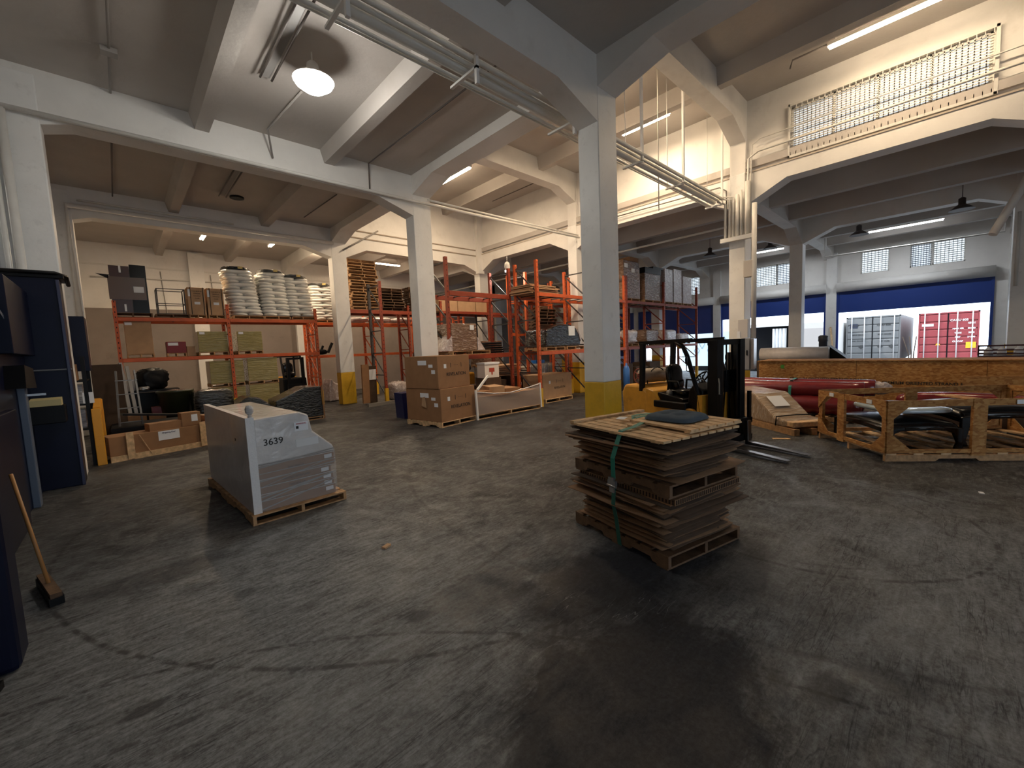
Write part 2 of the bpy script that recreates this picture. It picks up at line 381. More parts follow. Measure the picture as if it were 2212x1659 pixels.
# joists, one object per run
def joist(x0, x1, y0, y1, zb, zt):
    return struct(MB().prism([(x0+0.03, zb), (x1-0.03, zb), (x1+0.05, zt), (x0-0.05, zt)], y0, y1, 'XZ').build('ceiling_joist', CEIL))
for x0 in (1.48, 4.02): joist(x0, x0+0.30, YS, YN, 6.70, ZL)
for x0 in (9.35, 11.8): joist(x0, x0+0.30, YS, 17.1, 8.52, ZH)
for x0 in (16.3, 18.7, 23.3, 25.6): joist(x0, x0+0.32, YS, YN, 6.35, ZL)
for x0 in (9.4, 11.9): joist(x0, x0+0.30, 17.3, YN, 6.55, ZL)
# girders in X direction with haunches
def girderX(x0, x1, y, zb, zt, hz=0.32, hl=1.05, name='ceiling_girder', dy=0.43):
    poly = [(x0, zt), (x0, zb-hz), (x0+0.02, zb-hz), (x0+hl, zb), (x1-hl, zb), (x1-0.02, zb-hz), (x1, zb-hz), (x1, zt)]
    return struct(MB().prism(poly, y, y+dy, 'XZ').build(name, WHITE))
def girderY(x, y0, y1, zb, zt, hz=0.32, hl=1.05, dx=0.57, name='ceiling_girder', m=None):
    poly = [(y0, zt), (y0, zb-hz), (y0+0.02, zb-hz), (y0+hl, zb), (y1-hl, zb), (y1-0.02, zb-hz), (y1, zb-hz), (y1, zt)]
    return struct(MB().prism(poly, x, x+dx, 'YZ').build(name, m or WHITE))
YC = [-8.2, -1.9, 4.4, 10.7, 17.0]
for y in YC:
    girderX(XW, 6.45, y, 6.22, ZL+0.05)
    if y < 17: girderX(7.02, 14.0, y, 8.2, ZH+0.05, hz=0.40)
    girderX(14.5, 20.9, y, 6.30, ZL+0.05, hz=0.5)
    girderX(21.4, XE, y, 6.30, ZL+0.05, hz=0.4)
for a, b in zip([YS]+[v+0.43 for v in YC], YC+[YN]):
    if b-a < 1: continue
    if a < 16:
        girderY(6.45, a, b, 6.75, ZH+0.05, hz=0.27, dx=0.57)
        girderY(14.0, a, b, 6.46, 6.88, hz=0.50, dx=0.50, m=WHITE)
    else:
        girderY(6.45, a, b, 6.45, ZL+0.05, hz=0.3)
        girderY(14.0, a, b, 6.3, ZL+0.05, hz=0.4, dx=0.45)
    girderY(20.9, a, b, 6.24, ZL+0.05, hz=0.45, dx=0.45)
# clerestory wall above the X=14 beam, with the barred window
wx0, wx1 = 14.10, 14.30
wy0, wy1, wz0, wz1 = -0.38, 3.27, 7.02, 8.27
cw = MB()
cw.b2((wx0, YS, 6.85), (wx1, wy0, ZH)); cw.b2((wx0, wy1, 6.85), (wx1, 17.4, ZH))
cw.b2((wx0, wy0, 6.85), (wx1, wy1, wz0)); cw.b2((wx0, wy0, wz1), (wx1, wy1, ZH))
struct(cw.build('wall_clerestory_right', WHITE))
# beam + wall closing the raised bay at Y=17
poly = [(7.02, ZH), (7.02, 5.95), (7.9, 6.34), (13.0, 6.28), (14.0, 5.90), (14.0, ZH)]
struct(MB().prism(poly, 17.0, 17.4, 'XZ').build('wall_clerestory_back', WHITE))
for z in (7.08, 6.80): struct(MB().b2((7.02, 16.97, z-0.025), (14.0, 17.0, z+0.02)).build('trim_1', mat('ledge_strip', (0.35, 0.29, 0.23), 0.8)))  # darker strips along the two ledge lines
struct(MB().b2((13.98, YS, 6.86), (14.12, 17.0, 6.90)).build('trim_2', mat('ledge_edge', (0.52, 0.45, 0.38), 0.8)))
# columns: (x, y, dx, dy, top)
def column(x, y, dx, dy, top, yel=1.3):
    t = struct(empty('column', (x, y, 0)))
    MB().b2((-0.006, -0.006, yel), (dx+0.006, dy+0.006, top)).build('column_shaft', COLW, t, bevel=0.015)
    MB().b2((-0.009, -0.009, 0), (dx+0.009, dy+0.009, yel)).build('column_yellow_base', YEL, t, bevel=0.015)
    return t
for y in YC:
    if y < 17: column(6.45, y, 0.57, 0.43, 6.9)
column(6.45, 17.0, 0.57, 0.43, 6.9)
for y in YC: column(13.95, y, 0.57, 0.43, 6.9)
for y in YC: column(20.9, y if y != -1.9 else -1.75, 0.5, 0.45 if y != -1.9 else 0.55, 6.8)
for y in YC[3:]: struct(MB().b2((XW, y-0.008, 0), (-0.63, y+0.438, 6.9)).build('wall_pilaster', COLW, bevel=0.02))
for x in (2.6, 6.9, 13.9, 20.9): struct(MB().b2((x, YN-0.25, 0), (x+0.55, YN, 6.9)).build('wall_pilaster', COLW))
# raised-bay pilaster strips on the clerestory
for y in (4.4, 10.7): struct(MB().b2((13.98, y, 6.8), (14.14, y+0.43, ZH)).build('wall_pilaster', WHITE))
struct(MB().b2((13.75, 16.8, 5.9), (14.12, 17.05, ZH)).build('wall_pilaster', WHITE))

# outer walls
struct(MB().b2((XW-0.3, YS, 0), (XW, YN, ZL+0.2)).build('wall_left', WHITE))
bw = MB().b2((XW-0.3, YN, 0), (XE+0.3, YN+0.3, ZL+0.2)); struct(bw.build('wall_back', WHITE))
struct(MB().b2((XW, YN-0.04, 6.1), (XE, YN, 6.16)).build('trim_3', PIPE))
struct(MB().b2((XW, YN-0.02, 0), (XE, YN, 4.35)).build('wall_back_lower', mat('lower_wall_brown', (0.26, 0.215, 0.19), 0.7, var=0.1, scale=1.5, dirt=(0.12, 0.10, 0.09), dscale=2)))  # lower back wall in a darker brown, up to mid height
fw = MB(); fw.b2((XW-0.3, YS-0.3, 4.2), (XE+0.3, YS, ZH+0.2)); fw.b2((XW-0.3, YS-0.3, 0), (-0.6, YS, 4.2)); fw.b2((7.6, YS-0.3, 0), (XE+0.3, YS, 4.2))
struct(fw.build('wall_front', WHITE))
# dock wall with doors and windows
doors = [(-7.5, -2.0, 3.1), (-1.1, 4.2, 3.12), (4.72, 9.95, 3.2), (10.4, 15.6, 2.42), (16.1, 21.3, 0.0)]
dz = 4.35
dw = MB()
ys = [YS]
for d in doors: ys += [d[0], d[1]]
ys.append(YN)
wins = [(-0.25, 0.78, 5.0, 6.1), (0.80, 1.52, 5.0, 6.05), (2.25, 3.32, 4.98, 6.12), (5.75, 7.0, 4.95, 6.1), (7.0, 8.1, 4.95, 6.1), (11.3, 12.3, 4.95, 6.1)]
for i in range(0, len(ys), 2): dw.b2((XE, ys[i], 0), (XE+0.3, ys[i+1], dz))
segs = sorted(wins); cur = YS
for (a, b, z0, z1) in segs:
    dw.b2((XE, cur, dz), (XE+0.3, a, ZL+0.2)); dw.b2((XE, a, dz), (XE+0.3, b, z0)); dw.b2((XE, a, z1), (XE+0.3, b, ZL+0.2)); cur = b
dw.b2((XE, cur, dz), (XE+0.3, YN, ZL+0.2))
struct(dw.build('wall_right', WHITE))
for y0 in (4.24, 9.98, -1.95): struct(MB().b2((XE-0.16, y0, 1.3), (XE, y0+0.44, 6.2)).build('wall_pilaster', COLW)); struct(MB().b2((XE-0.165, y0-0.003, 0), (XE, y0+0.443, 1.3)).build('trim_4', YEL))
GLASS = mat('window_glass', (0.5, 0.54, 0.58), 0.15, alpha=0.45)
BARS = mat('white_bars', (0.70, 0.68, 0.64), 0.5)
BARD = mat('dark_bars', (0.25, 0.27, 0.32), 0.5)
def window(n, x, y0, y1, z0, z1, ny, nz, mb=BARS, face=-1, mull=()):
    t = struct(empty('window_%d' % n, (x, (y0+y1)/2, z0)))
    W_, H_ = (y1-y0)/2, z1-z0
    f = MB(); f.b2((-0.03, -W_, 0), (0.05, -W_+0.05, H_)); f.b2((-0.03, W_-0.05, 0), (0.05, W_, H_)); f.b2((-0.03, -W_, 0), (0.05, W_, 0.05)); f.b2((-0.03, -W_, H_-0.05), (0.05, W_, H_))
    for k in mull: f.b2((-0.03, k*2*W_-W_-0.035, 0), (0.05, k*2*W_-W_+0.035, H_))
    f.build('window_frame', BARS, t)
    g = MB(); g.b2((0.02, -W_+0.02, 0.02), (0.03, W_-0.02, H_-0.02)); g.build('window_pane', GLASS, t)
    b = MB()
    for i in range(1, ny): yy = -W_ + 2*W_*i/ny; b.b2((-0.05, yy-0.010, 0), (-0.035, yy+0.010, H_))
    for i in range(1, nz): zz = H_*i/nz; b.b2((-0.05, -W_, zz-0.016), (-0.03, W_, zz+0.016))
    b.build('window_bars', mb, t)
    return t
t = window(1, 14.12, wy0, wy1, wz0, wz1, 40, 22, mull=(0.253, 0.505, 0.745))
fr = MB()
for a, b in (((wy0-0.08, wz0-0.08), (wy1+0.06, wz0-0.02)), ((wy0-0.08, wz1+0.02), (wy1+0.06, wz1+0.08)), ((wy0-0.09, wz0-0.08), (wy0-0.03, wz1+0.08)), ((wy1+0.02, wz0-0.08), (wy1+0.06, wz1+0.08))):
    fr.b2((13.99, a[0], a[1]), (14.11, b[0], b[1]))
for i in range(30): yy = wy0 + (wy1-wy0)*i/29; fr.b2((14.0, yy-0.008, wz0-0.06), (14.02, yy+0.008, wz0+0.06)); fr.b2((14.0, yy-0.008, wz1-0.06), (14.02, yy+0.008, wz1+0.06))
struct(fr.build('window_1_grille', BARS))
for i, (a, b, z0, z1) in enumerate(wins):
    window(2+i, XE+0.1, a, b, z0, z1, 8, 12, BARD if i in (1, 3) else BARS)
# roller doors
for i, (a, b, z0) in enumerate(doors):
    t = struct(empty('door_%d' % (i+1), (XE-0.02, (a+b)/2, 0)))
    W_ = (b-a)/2
    cur_ = MB(); n = max(2, int((dz-0.15-z0)/0.08))
    for k in range(n):
        za = z0 + (4.2-z0)*k/n; zb_ = z0 + (4.2-z0)*(k+1)/n
        cur_.prism([(-0.02, za), (0.02, za), (0.035, (za+zb_)/2), (0.02, zb_), (-0.02, zb_)], -W_, W_, 'XZ')
    cur_.build('door_curtain', BLUED, t)
    MB().lathe([(0.0, -W_-0.05), (0.24, -W_-0.05), (0.24, W_+0.02), (0.0, W_+0.02)], (-0.12, 0, 4.42), 16, 'Y').build('door_barrel', WHITE, t)
    gd = MB(); gd.b2((-0.06, -W_-0.04, 0), (0.06, -W_+0.05, 4.3)); gd.b2((-0.06, W_-0.05, 0), (0.06, W_+0.04, 4.3)); gd.build('door_guide', BLUED, t)

# ---- outside the dock: yard slab below floor level
struct(MB().b2((27.8, -30, -1.3), (90, 45, -1.2)).build('ground', mat('yard_concrete', (0.45, 0.45, 0.44), 0.8)))
struct(MB().b2((-40, -60, -0.4), (60, -12.3, -0.3)).build('ground', mat('yard_concrete2', (0.40, 0.41, 0.42), 0.8)))

# ================================================================ LAMPS AND PIPES
WARM = (1.0, 0.76, 0.50); COOL = (0.88, 0.94, 1.0)
TUBEW = mat('warm_tube', (1, 1, 1), 0.5, emit=(1.0, 0.78, 0.52), es=48)
TUBEC = mat('cool_tube', (1, 1, 1), 0.5, emit=(0.92, 0.96, 1.0), es=14)
def tube_lamp(p, q, label, m, power, color, two=True):
    p = Vector(p); q = Vector(q); c = (p+q)/2; L_ = (q-p).length; rz = math.atan2(q.y-p.y, q.x-p.x)
    t = empty('fluorescent_lamp', c, rz); tag(t, label, 'lamp', 'fluorescent tube lamps')
    MB().b2((-L_/2, -0.07, 0.05), (L_/2, 0.07, 0.12)).build('lamp_housing', PIPE, t)
    for s in ((-0.035, 0.035) if two else (0,)):
        MB().tube([(-L_/2+0.03, s, 0.02), (L_/2-0.03, s, 0.02)], 0.022, 8).build('tube', m, t)
    zt_ = (8.96 if c.z > 8 else 7.01)-c.z
    for sx in (-1, 1): MB().tube([(sx*(L_/2-0.15), 0, 0.11), (sx*(L_/2-0.15), 0, zt_)], 0.008, 5).build('hanger_rod', PIPE, t)
    area('tube_light', (c.x, c.y, c.z-0.05), (0, 0, rz), L_, 0.14, power, color)
tube_lamp((9.98, 12.4, 8.66), (9.98, 14.5, 8.66), 'warm tube lamp on the raised ceiling, seen between the two nearest left columns', TUBEW, 220, WARM)
tube_lamp((12.4, 5.95, 8.66), (12.4, 7.55, 8.66), 'warm tube lamp beside the hanging rods right of the nearest column', TUBEW, 120, WARM)
tube_lamp((12.7, -0.6, 8.66), (12.7, 2.25, 8.66), 'long warm tube lamp above the barred clerestory window', TUBEW, 60, WARM)
tube_lamp((9.7, 6.0, 8.66), (9.7, 8.0, 8.66), 'warm tube lamp hidden behind the nearest column head', TUBEW, 220, WARM)  # unseen tube, added in line with the visible ones
tube_lamp((2.62, 18.4, 6.55), (2.62, 19.6, 6.55), 'warm tube lamp over the left back rack, left of the two', TUBEW, 110, WARM)
tube_lamp((4.86, 18.3, 6.55), (4.86, 19.4, 6.55), 'warm tube lamp over the white sacks, right of the two', TUBEW, 90, WARM)
tube_lamp((9.9, 20.4, 6.6), (11.3, 20.4, 6.6), 'white tube lamp behind the tall stack of pallets', TUBEW, 150, WARM)
tube_lamp((24.6, 0.4, 6.42), (24.6, 2.75, 6.42), 'long white tube lamp in front of the dock windows', TUBEC, 70, COOL)
tube_lamp((24.8, 6.0, 6.42), (24.8, 7.4, 6.42), 'white tube lamp seen between the two right columns', TUBEC, 60, COOL)
# bulb on the near ceiling
def round_lamp(loc, label, r, m, power, color, name='ceiling_lamp'):
    t = empty(name, loc); tag(t, label, 'lamp')
    MB().tube([(0, 0, 0.28), (0, 0, 7.01-loc[2] if loc[2] > 5 else 0.5)], 0.012, 6).build('stem', PIPE, t)
    MB().lathe([(0.05, 0.30), (0.09, 0.26), (0.11, 0.12), (r*0.8, 0.06), (r, 0.0)], (0, 0, 0), 20).build('lamp_shade', PIPE, t)
    MB().lathe([(0.0, -r*0.5), (r*0.55, -r*0.42), (r*0.9, -0.05), (r*0.93, 0.0)], (0, 0, 0), 20).build('bulb', m, t)
    l = bpy.data.lights.new('bulb_light', 'POINT'); l.energy = power; l.color = color; l.shadow_soft_size = 0.15
    o = bpy.data.objects.new('bulb_light', l); COL.objects.link(o); o.location = (loc[0], loc[1], loc[2]-r*0.5-0.18)
BULB = mat('bulb_glow', (1, 1, 1), 0.5, emit=(1.0, 0.97, 0.88), es=60)
round_lamp((2.74, 7.42, 6.55), 'glaring round lamp on the near left ceiling', 0.32, BULB, 45, (1.0, 0.95, 0.86))
round_lamp((6.95, 18.8, 6.5), 'small bare bulb beside the far left column head', 0.12, BULB, 60, WARM)
round_lamp((10.6, 11.3, 4.85), 'small bare bulb glowing above the middle racks', 0.10, BULB, 40, (1.0, 0.92, 0.8))
def pendant(loc, label, s=1.0):
    t = empty('pendant_lamp', loc); tag(t, label, 'lamp', 'dark shaded pendant lamps')
    MB().lathe([(0.31*s, 0.0), (0.16*s, 0.13*s), (0.09*s, 0.18*s), (0.09*s, 0.36*s), (0.03*s, 0.40*s)], (0, 0, 0), 20).build('lamp_shade', mat('brown_enamel', (0.06, 0.045, 0.04), 0.4), t)
    MB().lathe([(0.0, 0.0), (0.07*s, 0.02), (0.08*s, 0.10), (0.0, 0.16)], (0, 0, 0), 12).build('bulb', mat('dim_bulb', (0.9, 0.9, 0.85), 0.3, emit=(1, 0.9, 0.7), es=1.2), t)
    MB().tube([(0, 0, 0.38*s), (0, 0, 7.02-loc[2])], 0.012, 6).build('stem', DARKPIPE, t)
pendant((21.68, 2.70, 5.88), 'dark pendant lamp left of the long dock tube lamp')
pendant((20.39, -0.05, 5.88), 'dark pendant lamp at the right, largest of its kind')
pendant((20.5, 7.95, 5.9), 'dark pendant lamp left of the conduit covered column')
pendant((22.3, 5.95, 6.08), 'dark pendant lamp in front of the short dock tube lamp')
# unlit surface tubes on the near ceiling
def dead_tube(x, y0, y1, z, label, m=DARKPIPE):
    t = empty('unlit_tube_fixture', (x, (y0+y1)/2, z)); tag(t, label, 'lamp', 'unlit ceiling fixtures'); L_ = (y1-y0)/2
    MB().b2((-0.06, -L_, 0), (0.06, L_, 0.05)).build('lamp_housing', mat('grey_housing', (0.30, 0.29, 0.28), 0.5), t)
    for s in (-0.09, 0.09): MB().tube([(s, -L_, -0.03), (s, L_, -0.03)], 0.02, 6).build('tube', m, t)
dead_tube(2.30, 6.2, 8.45, 6.93, 'unlit long tube fixture next to the glaring ceiling lamp')
dead_tube(2.66, 12.95, 15.2, 6.93, 'unlit dusty tube fixture above the left back bay')
tag(MB().lathe([(0.14, 0), (0.19, 0), (0.19, 0.05), (0.14, 0.05)], (3.05, 15.3, 6.955), 20).build('ring_fitting', BLACK), 'black ring fitting on the ceiling by the dusty tube fixture', 'fitting')

def pipe(name, pts, r, label, m=PIPE, cat='pipe', group='painted pipes under the ceiling', n=8):
    return tag(MB().tube(pts, r, n).build(name, m), label, cat, group)
pipe('ceiling_pipe', [(XW, 5.22, 6.22), (13.75, 5.22, 6.22)], 0.075, 'thickest white pipe of the bundle running past the nearest column head', n=14)
pipe('ceiling_pipe', [(XW, 5.36, 6.16), (13.75, 5.36, 6.16)], 0.028, 'thin pipe along the outer edge of the pipe bundle')
pipe('ceiling_pipe', [(XW, 5.43, 6.16), (13.75, 5.43, 6.16)], 0.02, 'thinnest pipe at the outer edge of the pipe bundle')
pipe('ceiling_pipe', [(XW, 5.08, 6.23), (13.75, 5.08, 6.23)], 0.035, 'middle white conduit of the pipe bundle')
pipe('ceiling_pipe', [(XW, 4.97, 6.25), (13.75, 4.97, 6.25)], 0.042, 'white conduit of the bundle closest to the concrete girder')
for x in (2.24, 4.13, 6.40):
    t = empty('pipe_hanger', (x, 4.9, 6.15)); tag(t, {2.24: 'white strut hanger on the pipe bundle at the top edge', 4.13: 'white strut hanger halfway along the near pipe bundle', 6.40: 'white strut hanger beside the nearest column head'}[x], 'hanger', 'pipe hangers')
    MB().b2((-0.025, -0.05, -0.30), (0.025, 0.0, 0.10)).build('strut', COLW, t)
    MB().b2((-0.025, -0.05, -0.09), (0.025, 0.6, -0.055)).build('crossbar', COLW, t)
for x, z1, lb in ((9.0, 8.2, 'left'), (11.1, 8.6, 'middle'), (13.75, 8.5, 'right')):
    t = empty('pipe_hanger', (x, 5.2, 6.1)); tag(t, 'long white hanging rods carrying the pipe bundle, %s pair in the raised bay' % lb, 'hanger', 'pipe hangers')
    MB().b2((-0.03, -0.25, 0.0), (0.03, -0.2, z1-6.1+0.4)).build('strut', COLW, t)
    MB().tube([(0.09, 0.25, 0.0), (0.09, 0.25, z1-6.1+0.4)], 0.012, 6).build('hanger_rod', COLW, t)
    MB().b2((-0.03, -0.25, -0.02), (0.03, 0.27, 0.02)).build('crossbar', COLW, t)
pipe('hanging_rod', [(10.2, 5.2, 8.9), (10.2, 5.2, 5.3)], 0.012, 'single thin white rod hanging right of the nearest column', cat='rod')
pipe('sprinkler_pipe', [(XW, 10.58, 6.22), (6.6, 10.58, 6.26), (13.9, 10.5, 6.34)], 0.04, 'white sprinkler pipe crossing from the left wall over the middle column', n=10)
pipe('sprinkler_pipe', [(6.9, 10.62, 6.40), (13.9, 10.55, 6.44)], 0.028, 'thin upper line above the long sprinkler pipe')
pipe('ceiling_pipe', [(-0.72, 16.88, 3.1), (-0.72, 16.88, 6.45), (6.5, 16.9, 6.42)], 0.07, 'white pipe rising by the left pilaster and turning along the girder', n=10)
pipe('ceiling_pipe', [(-0.5, 16.86, 6.62), (3.2, 16.9, 6.60)], 0.03, 'thin conduit above the pipe on the second left girder')
pipe('ceiling_pipe', [(-1.05, 10.6, 0), (-1.05, 10.6, 6.2)], 0.06, 'white conduit running down the left pilaster, thicker one', n=10)
pipe('ceiling_pipe', [(-1.18, 10.6, 0), (-1.18, 10.6, 6.2)], 0.035, 'white conduit running down the left pilaster, thinner one')
pipe('ceiling_conduit', [(0.3, -2, 6.95), (0.3, 11.0, 6.95), (0.3, 10.66, 6.45)][:2], 0.018, 'thin grey conduit with a junction box across the far left ceiling', mat('grey_conduit', (0.34, 0.32, 0.3), 0.5), 'conduit', 'ceiling conduits')
tag(MB().box((0.3, 9.3, 6.93), (0.2, 0.16, 0.08)).build('junction_box', mat('grey_conduit', (0.34, 0.32, 0.3), 0.5)), 'small grey junction box on the far left ceiling conduit', 'box')
pipe('ceiling_conduit', [(5.25, 5.5, 6.95), (5.15, 10.6, 6.95), (5.15, 10.64, 6.3)], 0.018, 'dark conduit crossing the ceiling left of the nearest column', DARKPIPE, 'conduit', 'ceiling conduits')
pipe('ceiling_conduit', [(5.3, 13.2, 6.95), (5.2, 16.0, 6.95)], 0.018, 'short dark conduit on the ceiling left of the second column', DARKPIPE, 'conduit', 'ceiling conduits')
pipe('ceiling_conduit', [(2.9, 8.5, 6.93), (2.75, 10.3, 6.93), (2.9, 10.66, 6.5)], 0.02, 'bent conduit below the glaring ceiling lamp', mat('grey_conduit', (0.34, 0.32, 0.3), 0.5), 'conduit', 'ceiling conduits')
pipe('ceiling_conduit', [(0.3, 11.2, 6.95), (0.25, 16.95, 6.9)], 0.018, 'thin conduit across the second left bay ceiling', DARKPIPE, 'conduit', 'ceiling conduits')
pipe('ceiling_conduit', [(13.05, 11.9, 8.75), (13.05, 14.7, 8.75)], 0.02, 'dark conduit on the raised ceiling right of the middle column', DARKPIPE, 'conduit', 'ceiling conduits')
pipe('ceiling_conduit', [(12.7, 2.25, 8.78), (12.7, 2.95, 8.78), (12.7, 3.0, 8.6)], 0.02, 'short dark conduit ending in a socket by the long warm lamp', DARKPIPE, 'conduit', 'ceiling conduits')
pipe('ceiling_conduit', [(6.86, 16.9, 6.2), (8.4, 16.85, 7.18)], 0.03, 'grey pipe slanting up from the far left column head', mat('grey_conduit', (0.34, 0.32, 0.3), 0.5), 'conduit', 'ceiling conduits')
pipe('wall_conduit', [(13.93, 4.35, 5.0), (13.93, 4.3, 7.25), (13.93, 4.05, 7.38), (13.93, YS, 7.36)], 0.032, 'lower white conduit bending along the barred clerestory window', cat='conduit', group='conduits on the right wall')
pipe('wall_conduit', [(13.93, 4.25, 5.0), (13.93, 4.22, 7.6), (13.93, 4.0, 7.71), (13.93, YS, 7.71)], 0.018, 'upper thin conduit crossing the barred clerestory window', cat='conduit', group='conduits on the right wall')
pipe('wall_conduit', [(13.9, 8.9, 6.72), (13.9, 5.1, 6.66), (13.88, 4.9, 6.5), (13.88, 4.85, 5.0)], 0.02, 'conduit left of the conduit covered column', DARKPIPE, 'conduit', 'conduits on the right wall')
for k, (y, r, zt) in enumerate([(4.92, 0.035, 6.1), (4.80, 0.03, 6.2), (4.70, 0.03, 6.25), (4.58, 0.045, 6.3), (4.47, 0.03, 6.4), (4.30, 0.07, 6.6)]):
    pipe('column_conduit', [(13.86, y, 5.02), (13.86, y, zt)] + ([(13.7, 5.1+0.05*k, zt+0.1)] if k < 3 else []), r, 'white conduit clipped to the electrical column above its crossbar, number %s from the left' % ['one', 'two', 'three', 'four', 'five', 'six'][k], cat='conduit', group='conduits on the electrical column', n=10)
tag(MB().b2((13.72, 4.14, 4.94), (13.88, 5.02, 5.06)).build('pipe_crossbar', COLW), 'white horizontal bar clamping conduits on the electrical column', 'bar')
pipe('column_conduit', [(13.75, 4.08, 5.9), (13.75, 4.08, 2.0)], 0.07, 'white drop pipe right of the electrical column running to the grey cabinet', cat='conduit', group='conduits on the electrical column', n=10)
tag(MB().box((13.80, 4.22, 4.05), (0.22, 0.26, 0.48)).build('junction_box', GREYPAINT if False else mat('beige_box', (0.55, 0.50, 0.45), 0.5), bevel=0.01), 'beige junction box high on the electrical column', 'box')
t = tag(empty('electrical_cabinet', (13.72, 4.2, 1.05)), 'grey electrical cabinet strapped to the column by the lift truck', 'cabinet')
MB().b2((-0.22, -0.12, 0), (0.2, 0.34, 0.95)).build('cabinet_body', GREYPAINT, t, bevel=0.01)
MB().b2((-0.245, -0.09, 0.03), (-0.22, 0.31, 0.92)).build('door', mat('grey_enamel_light', (0.26, 0.265, 0.28), 0.4), t)
MB().b2((-0.27, -0.05, 0.45), (-0.245, -0.02, 0.6)).build('door_handle', BLACK, t)
t2 = MB().b2((13.45, 3.98, 1.1), (13.7, 4.05, 1.98)).build('side_panel', STEEL); tag(t2, 'bright steel panel at the right edge of the grey cabinet', 'panel')
t = tag(empty('switch_box', (13.62, 4.35, 2.02)), 'pale tall switch box above the grey cabinet on the column', 'switch')
MB().b2((0, -0.15, 0), (0.2, 0.12, 0.55)).build('box_body', mat('pale_grey', (0.6, 0.57, 0.55), 0.5), t, bevel=0.01)
MB().b2((-0.02, 0.05, 0.0), (0.0, 0.13, 0.2)).build('box_label', PAPER, t)
pipe('sprinkler_pipe', [(16.9, 4.9, 6.52), (16.9, YS, 6.54)], 0.04, 'sprinkler pipe crossing the first dock bay from the electrical column', n=10)
pipe('sprinkler_pipe', [(24.6, 4.3, 7.0), (24.6, 4.3, 5.66), (24.6, -1.2, 5.6), (24.6, -1.2, 7.0)], 0.035, 'sprinkler pipe in front of the dock windows', n=8)
pipe('sprinkler_pipe', [(15.6, YN, 5.75), (15.6, 4.9, 5.85)], 0.04, 'long pipe over the wrapped boxes right of the nearest column', n=8)
pipe('diagonal_pipe', [(17.6, -1.40, 6.35), (17.0, -0.62, 4.45)], 0.09, 'thick dirty white pipe slanting at the right edge', WHITE, n=12)
pipe('column_conduit', [(20.88, -1.3, 5.6), (20.88, -1.3, 3.3)], 0.04, 'white conduit on the right edge column', n=8, cat='conduit', group='conduits on the right edge column')
pipe('wall_conduit', [(-0.6, 23.95, 5.6), (6.9, 23.95, 5.75), (6.9, 23.95, 5.2)], 0.03, 'conduit along the back wall above the white sacks', cat='conduit', group='conduits on the back wall')
for x in (1.6, 3.4, 3.9): pipe('wall_conduit', [(x, 23.97, 6.0), (x+0.1, 23.97, 3.9)], 0.018, 'thin conduit dropping down the back wall, %s of three' % {1.6: 'leftmost', 3.4: 'middle', 3.9: 'rightmost'}[x], mat('grey_conduit', (0.34, 0.32, 0.3), 0.5), 'conduit', 'conduits on the back wall')

# ================================================================ PALLETS
def pallet(loc, rz, w_, l_, label, group=None, m=PALLETW, h=0.14, cat='pallet', nb=7, name='pallet', gap=None):
    t = tag(empty(name, loc, rz), label, cat, group)
    top = MB(); bw_ = (l_/nb)*0.72
    for i in range(nb):
        y = -l_/2 + bw_/2 + (l_-bw_)*i/(nb-1); top.box((0, y, h-0.009), (w_, bw_, 0.018))
    top.build('top_deck', m, t)
    for y in (-l_/2+0.07, 0, l_/2-0.07): MB().box((0, y, 0.009), (w_, 0.12, 0.018)).build('bottom_board', m, t)
    for x in (-w_/2+0.02, 0, w_/2-0.02):
        s = MB()
        # notched stringer profile
        zt = h-0.018; zb = 0.018; a = l_/2
        s.prism([(-a, zb), (-a*0.72, zb), (-a*0.68, zb+0.035), (-a*0.32, zb+0.035), (-a*0.28, zb), (a*0.28, zb), (a*0.32, zb+0.035), (a*0.68, zb+0.035), (a*0.72, zb), (a, zb), (a, zt), (-a, zt)], x-0.019, x+0.019, 'YZ')
        s.build('stringer', m, t)
    return t
def note(name, parent, c, d, m=PAPER): return MB().box(c, d).build(name, m, parent)

# ---- tied stack of flattened cardboard (foreground)
SC = Vector((3.974, 2.138, 0)); SR = math.radians(-13)
def sw(x, y, z): c, s = math.cos(SR), math.sin(SR); return (SC.x + x*c - y*s, SC.y + x*s + y*c, z)
pallet(sw(0, 0, 0), SR, 1.06, 1.27, 'worn wooden pallet under the tied cardboard stack', m=PALLETD, h=0.13)
rnd = random.Random(11)
def sheet_mesh(seed, w_, l_, m, th=0.009, curl=0.02):
    r = random.Random(seed); ph = [r.uniform(0, 6) for _ in range(4)]; a = r.uniform(0.3, 1)*curl; b_ = r.uniform(-1, 1)*curl
    cut = r.random() < 0.4; cx_ = r.uniform(0.25, 0.4)
    g = MB()
    def fn(u, v):
        x = (u-0.5)*w_; y = (v-0.5)*l_
        if cut and u > 0.8 and v < cx_: x = (0.8-0.5)*w_
        z = a*math.sin(3*u+ph[0])*math.cos(3*v+ph[1]) + b_*((abs(u-0.5)*2)**4) - abs(b_)*0.7*((abs(v-0.5)*2)**6)
        return (x+0.006*math.sin(9*v+ph[2]), y+0.006*math.sin(8*u+ph[3]), z)
    g.grid(9, 9, fn)
    return g.build('cardboard_sheet', m, solid=th)
protos = []
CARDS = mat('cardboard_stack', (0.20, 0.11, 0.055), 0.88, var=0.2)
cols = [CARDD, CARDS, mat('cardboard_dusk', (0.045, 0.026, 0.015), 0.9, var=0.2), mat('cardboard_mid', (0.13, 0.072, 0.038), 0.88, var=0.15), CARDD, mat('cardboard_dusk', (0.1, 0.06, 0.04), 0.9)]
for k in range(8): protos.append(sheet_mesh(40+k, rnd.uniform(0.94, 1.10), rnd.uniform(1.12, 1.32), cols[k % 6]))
used = [False]*8
